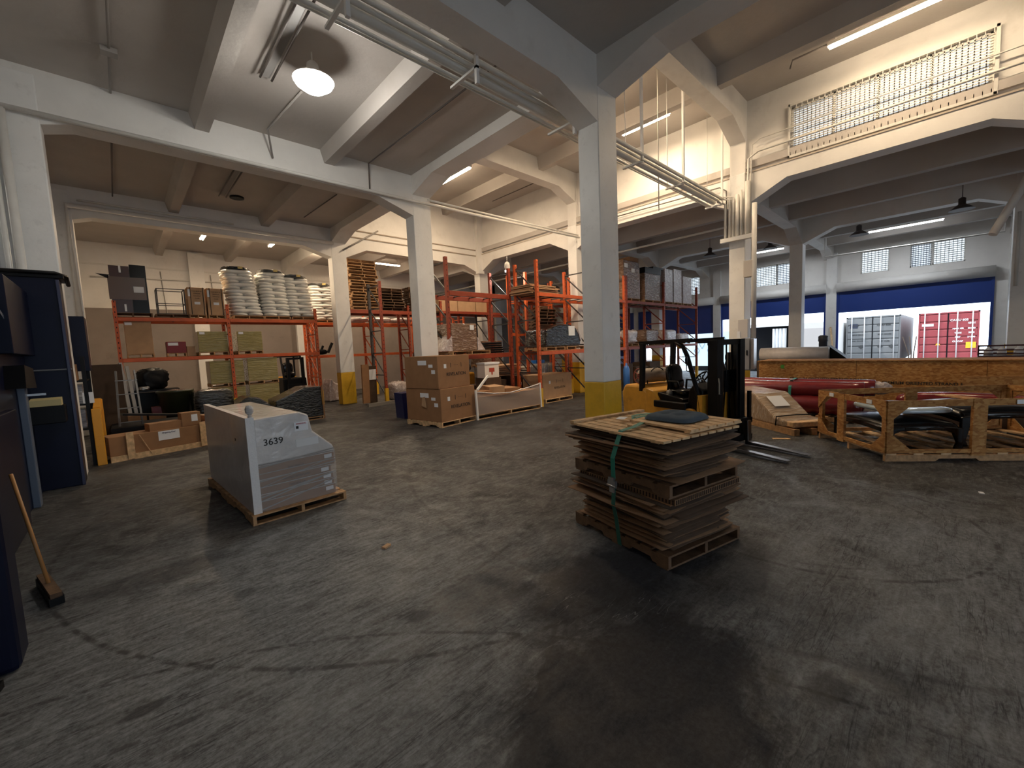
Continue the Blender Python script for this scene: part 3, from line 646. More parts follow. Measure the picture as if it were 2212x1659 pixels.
ON = ['lowest', '2nd', '3rd'] + ['%dth' % k for k in range(4, 21)] + ['21st', '22nd', '23rd', '24th']
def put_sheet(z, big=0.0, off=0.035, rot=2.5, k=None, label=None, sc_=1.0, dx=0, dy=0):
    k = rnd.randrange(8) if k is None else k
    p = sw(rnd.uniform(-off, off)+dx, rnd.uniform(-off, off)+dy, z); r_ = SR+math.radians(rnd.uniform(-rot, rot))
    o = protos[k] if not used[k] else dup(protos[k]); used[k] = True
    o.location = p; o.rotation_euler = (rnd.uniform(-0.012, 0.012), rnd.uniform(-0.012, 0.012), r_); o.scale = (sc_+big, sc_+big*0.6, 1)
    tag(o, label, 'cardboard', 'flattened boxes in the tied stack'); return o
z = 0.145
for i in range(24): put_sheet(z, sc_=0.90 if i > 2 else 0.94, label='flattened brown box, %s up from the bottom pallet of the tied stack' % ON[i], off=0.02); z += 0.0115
z = 0.425
for i in range(6): put_sheet(z+0.012*i, 0.07, 0.05, 5, label='wide warped brown sheet jutting out low in the tied stack, %s of those six' % ON[i])
z = 0.505
for i in range(7): put_sheet(z, 0.03, 0.05, 4, label='flattened brown box under the honeycomb board in the tied stack, %s of seven' % ON[i]); z += 0.0115
# honeycomb boards
hc = MB(); hc.box((0, 0, 0), (1.02, 1.22, 0.055)); hc.mi = 1
for k in range(34):
    hc.box((-0.512, -0.59+0.0355*k, 0), (0.006, 0.014, 0.04)); hc.box((-0.49+0.0295*k, -0.612, 0), (0.012, 0.006, 0.04))
hb = hc.build('honeycomb_board', [CARDS, mat('dark_cells', (0.03, 0.018, 0.012), 0.9)], None, sw(0.03, -0.02, 0.60), SR+0.04); tag(hb, 'thick honeycomb cardboard board with cut cells along its edge, in the tied stack', 'cardboard')
tag(MB().box((0, 0, 0), (1.04, 1.2, 0.02)).build('cardboard_sheet', CARD, None, sw(0.04, 0.0, 0.565), SR+0.02), 'stiff flat sheet right under the honeycomb board in the tied stack', 'cardboard', 'flattened boxes in the tied stack')
pallet(sw(0.0, 0.0, 0.632), SR+math.radians(1.5), 1.04, 1.24, 'second wooden pallet halfway up the tied cardboard stack', m=PALLETD, h=0.125)
z = 0.765
put_sheet(z+0.012, 0.02, 0.03, 9, 1, 'large sheet askew on the second pallet of the tied stack', dx=0.06, dy=-0.05); z += 0.022
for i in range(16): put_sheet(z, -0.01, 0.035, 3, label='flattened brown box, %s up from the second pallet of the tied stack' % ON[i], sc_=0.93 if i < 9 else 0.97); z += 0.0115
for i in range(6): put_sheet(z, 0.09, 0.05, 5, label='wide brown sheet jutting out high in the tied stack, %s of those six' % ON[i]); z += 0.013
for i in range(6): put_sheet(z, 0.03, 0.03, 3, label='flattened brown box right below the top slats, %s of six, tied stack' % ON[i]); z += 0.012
# slatted decks on top
ZT = z + 0.012
t = tag(empty('slatted_deck', sw(0.0, 0, ZT), SR), 'pale slatted wooden deck lying on top of the tied cardboard stack', 'pallet')
s = MB()
for i in range(9): s.box((-0.52+0.124*i, 0.0, 0.012), (0.100, 1.26, 0.02))
s.build('slats', PALLETL, t)
for y in (-0.5, 0.02, 0.52): MB().box((0, y, -0.008), (1.06, 0.09, 0.02)).build('crossboard', PALLETL, t)
MB().box((-0.02, 0.60, 0.034), (1.12, 0.07, 0.024), 0.02).build('crossboard', PALLETL, t)
MB().box((0.05, -0.02, 0.034), (0.72, 0.09, 0.022), -0.03).build('crossboard', PALLETL, t)
t = tag(empty('slatted_platform', sw(0.23, -0.22, ZT+0.03), SR), 'small slatted wooden panel under the grey cushion on the tied stack', 'panel')
s = MB()
for i in range(6): s.box((-0.33+0.132*i, 0, 0.022), (0.11, 0.74, 0.02))
s.build('slats', PALLETL, t)
for y in (-0.34, 0.3):
    MB().box((0, y, 0.006), (0.80, 0.06, 0.014)).build('crossboard', PALLETL, t)
# cushion
t = tag(empty('seat_cushion', sw(0.22, -0.14, ZT+0.062), SR+0.15), 'tufted blue grey square cushion on top of the cardboard stack', 'cushion')
def cush(u, v):
    x = (u-0.5)*2; y = (v-0.5)*2; n_ = (abs(x)**5+abs(y)**5)**0.2; s_ = max(abs(x), abs(y)); k = s_/n_ if n_ else 1
    e = max(0.0, 1-s_**4); tuft = min((x-a)**2+(y-b)**2 for a in (-0.33, 0.33) for b in (-0.33, 0.33))
    return (x*k*0.26, y*k*0.26, 0.012 + 0.062*e**0.5 - 0.032*math.exp(-tuft*22))
g = MB().grid(29, 29, cush); g.grid(29, 29, lambda u, v: (cush(u, v)[0], cush(u, v)[1], 0.010-0.004*(1-max(abs(u-.5), abs(v-.5))*2)))
g.build('cushion_cover', mat('blue_grey_cloth', (0.055, 0.085, 0.12), 0.9, var=0.1, scale=30, bump=0.5, bscale=220), t)
# strap: vertical run on the left face, across the top, loose end and ratchet
t = tag(empty('ratchet_strap', (0, 0, 0)), 'green ratchet strap around the cardboard stack, with a loose end on the slats', 'strap')
def ribbon(pts, w_, wd, m, name, par):
    b_ = MB(); v = []
    for p in pts: v.append([b_.bm.verts.new(Vector(p)-Vector(wd)*w_/2), b_.bm.verts.new(Vector(p)+Vector(wd)*w_/2)])
    for i in range(len(v)-1): b_.bm.faces.new((v[i][0], v[i+1][0], v[i+1][1], v[i][1]))
    return b_.build(name, m, par, solid=0.004)
yd = Vector((math.sin(-SR), math.cos(SR), 0))
yo = -0.10
ribbon([sw(0.10, yo+0.25, ZT+0.058), sw(-0.15, yo+0.08, ZT+0.056), sw(-0.36, yo, ZT+0.05), sw(-0.535, yo, ZT+0.034), sw(-0.60, yo, ZT-0.10), sw(-0.64, yo+0.01, ZT-0.22), sw(-0.625, yo+0.02, ZT-0.42)], 0.055, yd, GREEN, 'strap_band', t)
ribbon([sw(-0.625, yo+0.02, ZT-0.50), sw(-0.61, yo+0.03, 0.62), sw(-0.625, yo+0.03, 0.45), sw(-0.59, yo+0.03, 0.30), sw(-0.55, yo+0.03, 0.02)], 0.05, yd, mat('dark_green_strap', (0.01, 0.10, 0.07), 0.6), 'strap_band', t)
MB().box(sw(-0.64, yo+0.02, ZT-0.46), (0.03, 0.10, 0.05), SR).box(sw(-0.65, yo+0.02, ZT-0.42), (0.02, 0.07, 0.03), SR).tube([sw(-0.65, yo-0.04, ZT-0.49), sw(-0.65, yo+0.08, ZT-0.49)], 0.012, 8).box(sw(-0.645, yo+0.02, ZT-0.53), (0.015, 0.06, 0.05), SR).build('ratchet', STEEL, t)
ribbon([sw(-0.05, 0.20, ZT+0.045), sw(0.08, 0.33, ZT+0.05), sw(0.25, 0.40, ZT+0.04), sw(0.42, 0.30, ZT+0.05), sw(0.50, 0.16, ZT+0.045)], 0.05, (0.3, 0.9, 0.05), GREEN, 'strap_end', t)
ribbon([sw(0.48, 0.05, ZT+0.05), sw(0.35, 0.2, ZT+0.055), sw(0.16, 0.26, ZT+0.05), sw(0.02, 0.24, ZT+0.05)], 0.05, (0.2, 0.95, 0.1), GREEN, 'strap_end', t)
tag(MB().box((0, 0, 0), (0.14, 0.09, 0.004)).build('paper_scrap', PAPER, None, sw(-0.14, 0.28, ZT+0.062), SR+0.5), 'white paper scrap by the strap on the slats', 'paper')

# ---- wrapped bundle on the left
LC = Vector((0.98, 5.67, 0)); LR = math.radians(3.0)
def lw(x, y, z): c, s = math.cos(LR), math.sin(LR); return (LC.x + x*c - y*s, LC.y + x*s + y*c, z)
LP = pallet(lw(0.57, 1.25, 0), LR, 1.14, 2.5, 'long wooden pallet under the white shrink-wrapped bundle', m=PALLETW, h=0.12, nb=14)
LB = tag(empty('wrapped_bundle', lw(0, 0, 0.12), LR), 'shrink-wrapped bundle of long boxes with a tall white slab on its left side', 'bundle')
MB().prism([(0.07, 0.0), (2.44, 0.02), (2.44, 1.20), (0.07, 1.18)], 0.035, 0.10, 'YZ').build('white_slab', mat('white_foam', (0.60, 0.57, 0.58), 0.4, var=0.08, bump=0.5, bscale=7, coat=0.5), LB)
MB().prism([(0.055, 0.0), (0.075, 0.0), (0.075, 1.185), (0.055, 1.185)], 0.03, 0.12, 'YZ').build('slab_edge', mat('white_foam_edge', (0.78, 0.77, 0.77), 0.4, bump=0.3), LB)
rr = random.Random(5)
for i, (z0, z1, x1, mm) in enumerate([(0.0, 0.125, 1.04, CARD), (0.13, 0.21, 1.03, CARD), (0.215, 0.30, 1.02, CARD), (0.305, 0.395, 1.00, CARD), (0.40, 0.57, 1.05, CARD)]):
    b_ = MB().b2((0.12, 0.09+0.01*(i % 2), z0), (x1, 2.40, z1)).build('long_carton', [mm][0], LB, bevel=0.008)
    note('carton_label', b_, (x1-0.085, 0.082+0.01*(i % 2), z1-0.045), (0.10, 0.004, 0.05))
    MB().b2((0.12, 0.085, z1-0.002), (x1, 0.09, z1+0.008)).build('carton_seam', WRAPW, b_)
    if i > 1: text('carton_print', 'HANDLE WITH CARE' if i % 2 else 'THIS SIDE UP', 0.035, INK, b_, (0.55, 0.083, (z0+z1)/2), (PI/2, 0, 0))
# sloping wrapped upper load
ul = MB(); ul.prism([(0.11, 0.575), (1.07, 0.575), (1.05, 0.66), (0.80, 0.90), (0.76, 1.12), (0.66, 1.17), (0.12, 1.15)], 0.10, 2.36, 'XZ')
ulo = ul.build('wrapped_top', mat('white_film', (0.66, 0.64, 0.63), 0.22, var=0.12, scale=3, bump=1.0, bscale=6, coat=0.8), LB, bevel=0.02)
text('marker_number', '3639', 0.115, INK, ulo, (0.32, 0.095, 0.845), (PI/2, 0, math.radians(0)), bold=0.0005)
note('shipping_label', ulo, (0.66, 0.094, 0.985), (0.17, 0.004, 0.115)); text('label_print', 'WARNING', 0.026, mat('red_ink', (0.5, 0.05, 0.05), 0.6), ulo, (0.66, 0.090, 1.02), (PI/2, 0, 0)); MB().box((0.61, 0.090, 0.975), (0.03, 0.003, 0.035)).build('label_mark', INK, ulo)
note('shipping_label', ulo, (0.72, 0.094, 0.77), (0.28, 0.004, 0.10), mat('pale_label', (0.72, 0.73, 0.74), 0.5))
text('marker_number', '39', 0.05, INK, LB, (0.031, 0.62, 0.86), (PI/2, 0, -PI/2))
kn = MB().blob((0.10, 0.13, 1.27), (0.09, 0.09, 0.12), 0, 3, 0.10, 2.2, 3); kn.tube([(0.10, 0.12, 1.12), (0.10, 0.13, 1.22)], [0.035, 0.02], 8); kn.build('film_knot', WRAPW, LB)
# film veil stretched between corner and slab
MB()._add
v = MB(); v.grid(10, 8, lambda a, b_: (0.028-0.012*math.sin(PI*a), 0.06+b_*0.75*(1-a*0.4), 1.18-a*(0.25+b_*0.6))); v.build('film_veil', mat('clear_film', (0.7, 0.68, 0.68), 0.1, alpha=0.18, coat=1.0), LB)
wf = MB()
for k in range(11):
    za = 0.02+0.09*k+rr.uniform(-0.02, 0.02); zb_ = za + rr.uniform(0.0, 0.24)
    wf.bar((0.10, 0.078, min(za, 0.55)), (1.055, 0.078, min(zb_, 0.62)), 0.003, rr.uniform(0.006, 0.018))
wf.build('film_folds', mat('film_fold', (0.62, 0.60, 0.58), 0.15, alpha=0.55, coat=1.0), LB)
v = MB(); v.b2((0.10, 0.074, 0.0), (1.06, 0.076, 0.60)); v.build('front_film', mat('clear_film', (0.7, 0.68, 0.68), 0.1, alpha=0.18), LB)
sc_box = tag(empty('carton', lw(1.25, 3.3, 0), LR+0.1), 'small open brown carton behind the white wrapped bundle', 'carton')
MB().b2((-0.35, -0.3, 0), (0.35, 0.3, 0.62)).build('carton_body', CARDL, sc_box, bevel=0.006); MB().box((0, -0.15, 0.635), (0.7, 0.28, 0.012), 0, 0.06).build('carton_flap', CARD, sc_box)
sc_box = dup(sc_box, lw(0.62, 3.5, 0), LR-0.1, 'brown carton at the back left of the white wrapped bundle')

# ---- stacked brown cartons by the middle column
B0 = Vector((5.94, 9.07, 0)); BR = math.atan2(9.28-9.07, 7.26-5.94)
def bwd(x, y, z): c, s = math.cos(BR), math.sin(BR); return (B0.x + x*c - y*s, B0.y + x*s + y*c, z)
pallet(bwd(0.66, 0.71, 0), BR, 1.32, 1.42, 'pale wooden pallet under the two brown printed cartons', m=PALLETL)
def printed_box(name, loc, rz, d, label, m=CARD, word='REVELATION', fx=0.10, side=True, cat='carton', group='large printed cartons', tscale=0.16):
    t = tag(empty(name, loc, rz), label, cat, group); w_, l_, h_ = d
    b_ = MB().b2((0, 0, 0), (w_, l_, h_)).build('carton_body', m, t, bevel=0.012)
    if word: text('printed_name', word, tscale*0.8, INK, b_, (w_*0.56, -0.003, h_*0.42), (PI/2, 0, 0), ax_='CENTER')
    hb_ = MB()
    for k, (dx, hh) in enumerate([(-0.20, 0.12), (-0.06, 0.05), (0.0, 0.03), (0.06, 0.05), (0.20, 0.12)]): hb_.box((w_*0.56+dx, -0.003, h_*0.70+(0.06-hh/2)*0), (0.012 if abs(dx) > 0.1 else 0.03, 0.004, hh if abs(dx) > 0.1 else 0.008))
    hb_.build('printed_symbol', INK, b_)
    note('paper_label', b_, (w_*0.22, -0.004, h_*0.68), (0.09, 0.004, 0.11))
    if side:
        note('paper_label', b_, (-0.004, l_*0.45, h_*0.80), (0.004, 0.34, 0.12)); note('paper_label', b_, (-0.004, l_*0.20, h_*0.70), (0.004, 0.16, 0.08)); note('paper_label', b_, (-0.004, l_*0.13, h_*0.52), (0.004, 0.14, 0.10))
    return t
printed_box('carton', bwd(0.02, 0.02, 0.14), BR, (1.30, 1.40, 0.87), 'large brown printed carton, lower of the two stacked by the middle column')
printed_box('carton', bwd(-0.02+0.03, 0.06, 1.012), BR+0.01, (1.20, 1.32, 0.87), 'large brown printed carton, upper of the two stacked by the middle column')
tag(MB().prism([(0.0, 0.0), (0.05, 0.30), (0.16, 0.28), (0.20, 0.05)], -0.015, -0.008, 'YZ').build('torn_flap', CARDL, None, bwd(-0.0, 0.55, 0.50), BR), 'torn pale flap on the side of the lower brown carton', 'flap')
# long wrapped load
t = pallet((8.58, 9.72, 0), 0.0, 2.66, 1.0, 'long pale pallet under the clear wrapped load of cartons', m=PALLETL, nb=6)
G = tag(empty('wrapped_load', (8.58, 9.72, 0.14)), 'long low load of brown boards in clear film beside the stacked cartons', 'load')
MB().b2((-1.28, -0.46, 0), (1.28, 0.46, 0.50)).build('brown_boards', CARD, G, bevel=0.01)
fl = MB()
fl.grid(14, 8, lambda a, b_: (-1.32+2.64*a, -0.50-0.02*math.sin(7*a+3*b_), 0.0+b_*(0.66-0.16*math.sin(PI*a))))
fl.build('clear_film', mat('load_film', (0.62, 0.56, 0.53), 0.14, alpha=0.42, coat=1.0, bump=0.6, bscale=6), G)
fl = MB(); fl.tube([(-1.32, -0.5, 0.66), (-0.7, -0.5, 0.56), (0, -0.5, 0.52), (0.8, -0.49, 0.60), (1.32, -0.5, 0.68)], 0.018, 6)
fl.build('film_roll_edge', mat('white_film2', (0.8, 0.78, 0.78), 0.3), G)
for a_, b__ in (((-1.33, -0.5, -0.14), (-1.36, -0.5, 0.72)), ((1.33, -0.5, -0.1), (1.30, -0.5, 0.70)), ((-1.30, -0.5, 0.72), (-0.72, -0.3, 1.08))): MB().bar(a_, b__, 0.05, 0.055).build('corner_strip', mat('white_strip', (0.85, 0.84, 0.82), 0.5), G)
for i, (x, y, z_, w_, l_, h_, r_) in enumerate([(-0.85, 0.1, 0.62, 0.55, 0.8, 0.24, 0.3), (-0.2, 0.15, 0.66, 0.5, 0.9, 0.30, -0.35), (0.35, 0.1, 0.62, 0.55, 0.8, 0.24, -0.2), (0.85, 0.15, 0.58, 0.5, 0.7, 0.16, 0.1)]):
    tag(MB().box((0, 0, 0), (w_, l_, h_)).build('carton', CARDL if i % 2 else CARD, None, (8.58+x, 9.72+y, 0.14+z_-0.12+h_/2-0.11), r_, bevel=0.008), 'small brown carton on the clear wrapped load, %s from the left' % ['first', 'second', 'third', 'fourth'][i], 'carton', 'small cartons on the wrapped load')
# third printed carton
pallet((11.55, 10.35, 0), 0.0, 1.5, 1.1, 'pale pallet under the dented brown carton in the rack bay', m=PALLETL)
printed_box('carton', (10.72, 9.85, 0.14), 0.05, (1.72, 0.95, 0.86), 'dented light brown printed carton on a pallet under the right rack', CARDL, side=False, tscale=0.14)
printed_box('carton', (10.35, 10.95, 0.0), 0.0, (1.6, 0.8, 1.0), 'brown carton behind the orange rack foot, left of the dented carton', CARDD, word='', side=False)

# ================================================================ PALLET RACKS
ORD = ['lowest', 'second', 'third', 'fourth', 'fifth', 'sixth', 'seventh', 'eighth', 'ninth', 'tenth', 'eleventh', 'twelfth', 'thirteenth', 'fourteenth', 'fifteenth', 'sixteenth', 'seventeenth', 'eighteenth', 'nineteenth', 'twentieth', 'twenty-first', 'twenty-second']
def rack(label, xs, y0, y1, levels, hp, m=ORANGE, guard=True, pw=0.095, bh=0.12, skip=(), mb=None, depthbars=0, group='orange pallet racks', md=None):
    t = tag(empty('pallet_rack', (xs[0], y0, 0)), label, 'rack', group); X0, Y0 = xs[0], y0; D = y1-y0
    for i, x in enumerate(xs):
        h = hp[i] if isinstance(hp, (list, tuple)) else hp
        for yy in (0, D):
            mm = (md if (md and yy == D) else m)
            p = MB().b2((x-X0-pw/2, yy-pw/2, 0), (x-X0+pw/2, yy+pw/2, h)).build('upright_post', mm, t)
            hl = MB()
            for k in range(int(h/0.16)): hl.b2((x-X0-0.012, yy-pw/2-0.003, 0.1+0.16*k), (x-X0+0.012, yy-pw/2, 0.15+0.16*k))
            hl.build('post_slots', mat('slot_dark', (0.06, 0.02, 0.015), 0.8), p)
            if guard and yy == 0: MB().b2((x-X0-pw/2-0.02, yy-pw/2-0.02, 0), (x-X0+pw/2+0.02, yy+pw/2, 0.62)).build('post_guard', YEL, t)
        n = max(2, int(h/0.95)); b = MB()
        for k in range(n):
            za, zb_ = 0.25+(h-0.4)*k/n, 0.25+(h-0.4)*(k+1)/n
            b.bar((x-X0, 0, za), (x-X0, D, zb_), 0.03, 0.045); b.bar((x-X0, 0, zb_), (x-X0, D, zb_), 0.03, 0.04)
        b.build('frame_bracing', mb or m, t)
    for i in range(len(xs)-1):
        for z in levels[i] if isinstance(levels[0], (list, tuple)) else levels:
            if (i, z) in skip: continue
            for yy in (-0.03, D+0.03):
                MB().b2((xs[i]-X0+pw/2, yy-0.03, z-bh), (xs[i+1]-X0-pw/2, yy+0.03, z)).build('shelf_beam', m, t, bevel=0.008)
            if depthbars:
                for k in range(depthbars):
                    x = xs[i]-X0 + (xs[i+1]-xs[i])*(k+0.5)/depthbars; MB().b2((x-0.02, 0, z-0.05), (x+0.02, D, z-0.02)).build('cross_support', DKRACK, t)
    return t
rack('long orange rack at the left back carrying white sacks and yellow pallets', [0.0, 2.95, 5.96], 18.0, 19.05, [3.49, 2.19], [4.0, 4.0, 3.95], ORANGE, depthbars=3)
rack('orange rack along the back wall behind the far left column', [6.35, 9.2, 12.0, 14.8], 19.7, 20.75, [3.52, 2.05], 3.95, ORANGE, depthbars=3)
rack('dark red rack right of the far left column carrying the tall stacks of pallets', [7.2, 10.0, 12.9], 17.6, 18.55, [3.93], 4.2, DORANGE, guard=False, depthbars=3, bh=0.16)
rack('rack with a dark end frame and yellow foot between the two left columns', [7.65, 10.45, 13.2, 15.9], 15.55, 16.55, [[], [3.78], [3.78]], [4.85, 4.2, 4.6, 4.6], DORANGE, depthbars=4, mb=DKRACK, md=DKRACK)
rack('rack beside the middle column holding the film wrapped pallet', [7.42, 10.02], 10.65, 11.65, [3.84, 1.86], [4.85, 4.75], DORANGE, guard=False, depthbars=4, bh=0.15, mb=DKRACK)
rack('bright orange rack in the centre, left of the nearest column', [10.15, 12.8, 15.45], 9.45, 10.45, [3.80, 1.85], [4.85, 4.85, 4.8], ORANGE, depthbars=5, mb=DKRACK)
rack('rack right of the nearest column carrying tall wrapped cartons', [15.60, 18.9, 22.55], 9.45, 10.45, [3.80, 1.85], 4.8, DORANGE, depthbars=4)
rack('rack behind the central orange rack holding flat boards', [11.2, 13.75], 11.0, 11.95, [3.85, 2.6], 4.8, ORANGE, depthbars=4, mb=DKRACK)
rack('rack right of the corner column holding flat boards', [15.0, 17.7, 20.4], 12.2, 13.2, [4.0, 2.3], 5.0, DORANGE, depthbars=4, mb=DKRACK)
rack('deep red rack far behind the middle racks', [16.2, 19.0, 21.8], 15.5, 16.5, [3.9, 2.2], 4.6, DORANGE, guard=False)

# white sacks
SACKP = MB().blob((0, 0, 0), (0.52, 1.04, 0.165), 0, 3, 0.035, 2.6, 5).build('sack', SACK)
first = [True]
def sack_pile(x, y, z, n, where, lean=-0.012, cover=BLACK, cl=''):
    pallet((x, y+0.52, z), 0, 1.0, 1.04, 'pallet under the %s white sack tower' % where, 'pallets under the white sacks', h=0.12)
    rr = random.Random(int(x*10))
    for i in range(n):
        for s in (-1, 1):
            lab = '%s white sack up, %s side, in the %s sack tower' % (ORD[i], 'left' if s < 0 else 'right', where)
            o = SACKP if first[0] else dup(SACKP); first[0] = False
            if i % 2 == 0:
                o.location = (x + s*0.235 + lean*i + rr.uniform(-0.02, 0.02), y+0.52+rr.uniform(-0.02, 0.02), z+0.19+0.118*i); q_ = 0
            else:
                o.location = (x + lean*i + rr.uniform(-0.02, 0.02), y+0.52+s*0.25+rr.uniform(-0.02, 0.02), z+0.19+0.118*i); q_ = PI/2
                lab = '%s white sack up, %s, laid crosswise in the %s sack tower' % (ORD[i], 'front' if s < 0 else 'back', where)
            o.rotation_euler = (rr.uniform(-0.03, 0.03), rr.uniform(-0.04, 0.04), q_+rr.uniform(-0.04, 0.04))
            o.scale = (1.02, 1-0.006*i, 1)
            tag(o, lab, 'sack', 'white sacks on the racks')
    c = tag(MB().blob((x+lean*n, y+0.5, z+0.19+0.118*n), (0.86, 1.05, 0.15), 0, 3, 0.08, 3.0, 9).build('top_cover', cover), '%s cover on top of the %s sack tower' % ('black' if cover is WRAPK else 'grey film', where), 'cover', 'covers on the sack towers')
    MB().box((x+lean*n+0.1, y-0.02, z+0.20+0.118*n), (0.16, 0.02, 0.08)).build('yellow_sticker', mat('pale_yellow', (0.70, 0.55, 0.20), 0.5), c)
GF = wrapmat('grey_film', (0.06, 0.06, 0.06), 0.15, hl=(0.5, 0.48, 0.45), amt=0.5)
sack_pile(3.63, 18.0, 3.50, 14, 'leftmost', -0.018, WRAPK)
sack_pile(4.62, 18.0, 3.50, 14, 'second', -0.006, GF)
sack_pile(5.50, 18.0, 3.50, 13, 'third', -0.012, GF)
sack_pile(7.05, 19.72, 3.53, 13, 'fourth', -0.010, GF)
for k, x in enumerate((8.6, 9.8, 11.0)): tag(MB().blob((x, 20.2, 3.70), (1.1, 1.0, 0.28), 0, 3, 0.04, 3, k).build('wrapped_sack_load', WRAPPK), 'low white wrapped load on the back wall rack, %s' % ('leftmost of three', 'middle of three', 'rightmost of three')[k], 'load', 'low white loads on the back wall rack')

# stacks of pallets on the dark red rack
def pallet_stack(x, y, z, n, where, w_=1.2, l_=1.0, jit=0.05, m=PALLETD, dh=0.125):
    p0 = None; rr = random.Random(n)
    for i in range(n):
        lab = '%s pallet from the bottom in the %s' % (ORD[min(i, 21)], where)
        if p0 is None: p0 = pallet((x, y, z), 0, w_, l_, lab, 'empty stacked pallets', m=m, h=dh-0.004, nb=5); o = p0
        else: o = dup(p0, label=lab)
        o.location = (x+rr.uniform(-jit, jit)-(0.006*i), y+rr.uniform(-jit, jit), z+dh*i); o.rotation_euler = (0, 0, rr.uniform(-0.03, 0.03))
pallet_stack(7.98, 18.1, 3.94, 17, 'tall pallet stack by the far left column', 1.25, 1.1, m=PALLETW)
pallet_stack(9.28, 18.1, 3.94, 8, 'low pallet stack right of the tall one', 1.1, 1.0)
pallet_stack(10.75, 18.1, 3.94, 9, 'pallet stack beside the middle column', 1.15, 1.0)
pallet_stack(12.5, 11.5, 2.62, 7, 'small pallet stack behind the central rack', 1.0, 0.9)

def wbox(name, c, d, m, label, cat='load', group=None, rz=0, pal=True, bevel=0.01, cap=None, jit=0.0, seed=1):
    """a load resting at c (base centre)"""
    t = tag(empty(name, c, rz), label, cat, group)
    h0 = 0.0
    if pal:
        pallet(c, rz, d[0]*1.02, d[1], 'pallet under the ' + ' '.join(label.split()[:11]), 'pallets on the racks', m=PALLETW, h=0.12, nb=5); t.location.z += 0.122
    if jit: MB().blob((0, 0, d[2]/2), d, 0, 3, jit, 7, seed).build('load_body', m, t)
    else: MB().b2((-d[0]/2, -d[1]/2, 0), (d[0]/2, d[1]/2, d[2])).build('load_body', m, t, bevel=bevel)
    return t
# --- left back rack, top level: dark cabinets, wire frame, strapped cartons
t = tag(empty('wrapped_cabinets', (0.42, 18.4, 3.50)), 'dark brown cabinets wrapped in film on the top left of the back rack', 'cabinet')
DB = mat('dark_brown', (0.055, 0.015, 0.012), 0.3, coat=0.3)
MB().b2((-0.45, -0.35, 0.14), (0.02, 0.45, 1.60)).build('brown_cabinet', DB, t)
MB().b2((0.03, -0.35, 0.14), (0.42, 0.45, 1.66)).build('black_cabinet', BLKGLOSS, t)
MB().b2((-0.50, -0.40, 0.55), (0.38, -0.36, 1.25)).build('brown_sleeve', mat('sleeve_brown', (0.12, 0.07, 0.05), 0.35, coat=0.5), t)
MB().prism([(-0.75, 1.32), (-0.48, 1.18), (-0.45, 1.30)], -0.4, -0.38, 'XZ').build('film_tail', BLACK, t)
for x, z0 in ((-0.18, 0.18), (-0.22, 1.38)): MB().b2((x, -0.42, z0), (x+0.05, -0.40, z0+0.22)).build('white_tag', PAPER, t)
MB().b2((0.08, -0.41, 0.78), (0.33, -0.40, 0.97)).build('paper_label', PAPER, t)
pallet((0.42, 18.45, 3.5), 0, 0.95, 0.9, 'dark pallet under the wrapped brown cabinets', m=PALLETD)
t = tag(empty('wire_frame', (1.42, 18.45, 3.63)), 'open dark metal frame between the brown cabinets and the strapped cartons', 'frame')
MF = mat('dark_metal', (0.05, 0.045, 0.045), 0.5)
for x in (-0.36, 0.36):
    for y in (-0.3, 0.3): MB().b2((x-0.015, y-0.015, 0), (x+0.015, y+0.015, 0.85)).build('frame_post', MF, t)
for z in (0.02, 0.35, 0.84):
    b = MB()
    for y in (-0.3, 0.3): b.b2((-0.36, y-0.012, z-0.012), (0.36, y+0.012, z+0.012))
    for x in (-0.36, 0.36): b.b2((x-0.012, -0.3, z-0.012), (x+0.012, 0.3, z+0.012))
    b.build('frame_rail', MF, t)
pallet((1.42, 18.45, 3.5), 0, 0.9, 0.9, 'dark pallet under the open metal frame', m=PALLETD, h=0.12)
for k, x in enumerate((2.10, 2.64)):
    t = wbox('strapped_carton', (x, 18.42, 3.5), (0.49, 0.8, 0.93), CARDL, 'brown strapped carton on the top back rack, %s of the two' % ('left', 'right')[k], 'carton', 'strapped cartons on the top back rack')
    for dx in (-0.16, 0.19): MB().b2((dx-0.01, -0.406, 0), (dx+0.01, -0.40, 0.935)).build('black_strap', BLACK, t)
    MB().b2((-0.07, -0.407, 0.35), (0.09, -0.402, 0.44)).build('paper_label', PAPER, t); MB().b2((-0.23, -0.407, 0.62), (-0.17, -0.402, 0.86)).build('paper_label', PAPER, t)
    for j in range(4): text('carton_print', ('THIS SIDE UP', 'FRAGILE', 'HANDLE', 'CARE')[j], 0.05, INK, t, (0.02, -0.407, 0.80-0.08*j), (PI/2, 0, 0))
